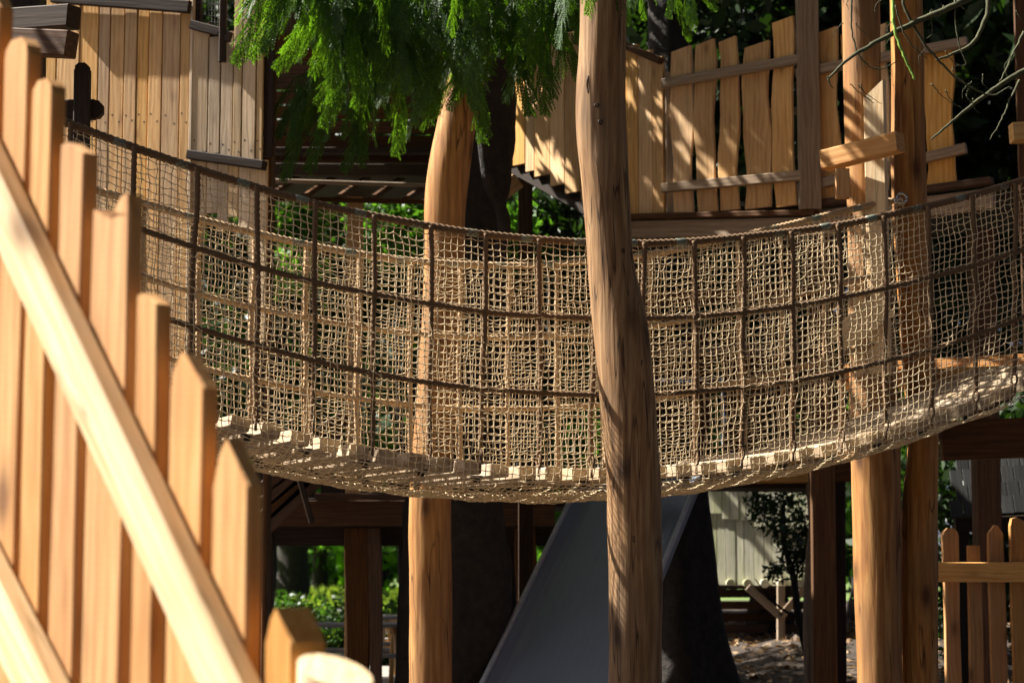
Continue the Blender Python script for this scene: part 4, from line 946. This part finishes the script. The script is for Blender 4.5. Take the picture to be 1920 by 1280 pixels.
st = thing('shade_tree', (-4.7, 9.55, 0), 'broadleaf tree just left of the plank tower that shades the bridge end', 'tree')
add('trunk', trunk_mesh(6.4, .16, .05, 141, .4, 5, .9), M_BARK, st, wmat(st))
add('crown', leaves(7000, clumps(34, (.75, .5, .75), 142, 6.75) + np.array((.3, -.2, 0)), .28, .07, 142), M_LMID, st, wmat(st))
def twig(name, pts, r0, r1, mat=M_MOSS):
    ps = spline([tuple(P(*p)) for p in pts], max(14, len(pts) * 6)); ps = ps + RNG.normal(0, .0012, ps.shape)
    tube_obj(name, ps, np.linspace(r0, r1, len(ps)), mat, mt, sides=7, rough=.25, seed=int(pts[0][0]))
twig('branch', [(2110, -230, 8.7), (1980, -110, 8.6), (1860, -30, 8.5), (1790, 10, 8.4), (1720, 40, 8.4), (1650, 75, 8.35), (1600, 105, 8.3), (1560, 140, 8.3), (1552, 150, 8.3)], .022, .0035)
twig('branch', [(2110, 60, 8.7), (2000, 95, 8.7), (1920, 133, 8.7), (1860, 170, 8.6), (1800, 215, 8.6), (1745, 262, 8.6)], .02, .004)
twig('branch', [(2110, -200, 8.7), (1950, -120, 8.9), (1865, -30, 8.9), (1850, 30, 8.9), (1825, 80, 8.9), (1790, 100, 8.9), (1755, 112, 8.9)], .018, .005)
twig('twig', [(1700, -40, 8.4), (1693, 5, 8.4), (1712, 45, 8.4), (1735, 85, 8.4), (1762, 115, 8.4), (1790, 143, 8.4), (1825, 166, 8.4), (1860, 178, 8.45), (1893, 163, 8.45)], .007, .003)
twig('green_shoot', [(1674, -40, 8.2), (1675, 20, 8.2), (1679, 60, 8.2), (1692, 98, 8.2), (1707, 130, 8.2), (1715, 150, 8.2)], .008, .0045, M_LIME)
twig('twig', [(1602, -60, 8.4), (1596, 20, 8.4), (1600, 75, 8.4), (1615, 110, 8.4), (1645, 130, 8.4), (1682, 117, 8.4)], .0055, .002)
twig('twig', [(1679, 10, 8.3), (1690, 50, 8.3), (1710, 85, 8.3), (1738, 110, 8.3)], .004, .002)
twig('twig', [(1920, 60, 8.6), (1900, 100, 8.6), (1880, 145, 8.6), (1874, 152, 8.6)], .007, .002)
twig('twig', [(1912, 150, 8.6), (1895, 185, 8.6), (1878, 225, 8.6), (1856, 262, 8.6)], .006, .002)
twig('twig', [(1790, 0, 8.4), (1793, 55, 8.4), (1800, 90, 8.4), (1811, 120, 8.4), (1790, 123, 8.4)], .004, .0015)
twig('twig', [(1552, 143, 8.3), (1556, 158, 8.3), (1563, 166, 8.3)], .004, .0015)
twig('twig', [(1770, 10, 8.4), (1760, 30, 8.4), (1745, 20, 8.4), (1748, 62, 8.4), (1738, 72, 8.4)], .004, .0015)
for k in range(22):
    x = random.uniform(1580, 1910); y = random.uniform(-10, 190); a = random.uniform(-1.2, 1.2); L_ = random.uniform(20, 60)
    twig('twig', [(x, y, 8.5), (x + L_ * .5 * math.sin(a), y + L_ * .4, 8.5), (x + L_ * math.sin(a + .4), y + L_ * .8, 8.5)], .0025, .001)
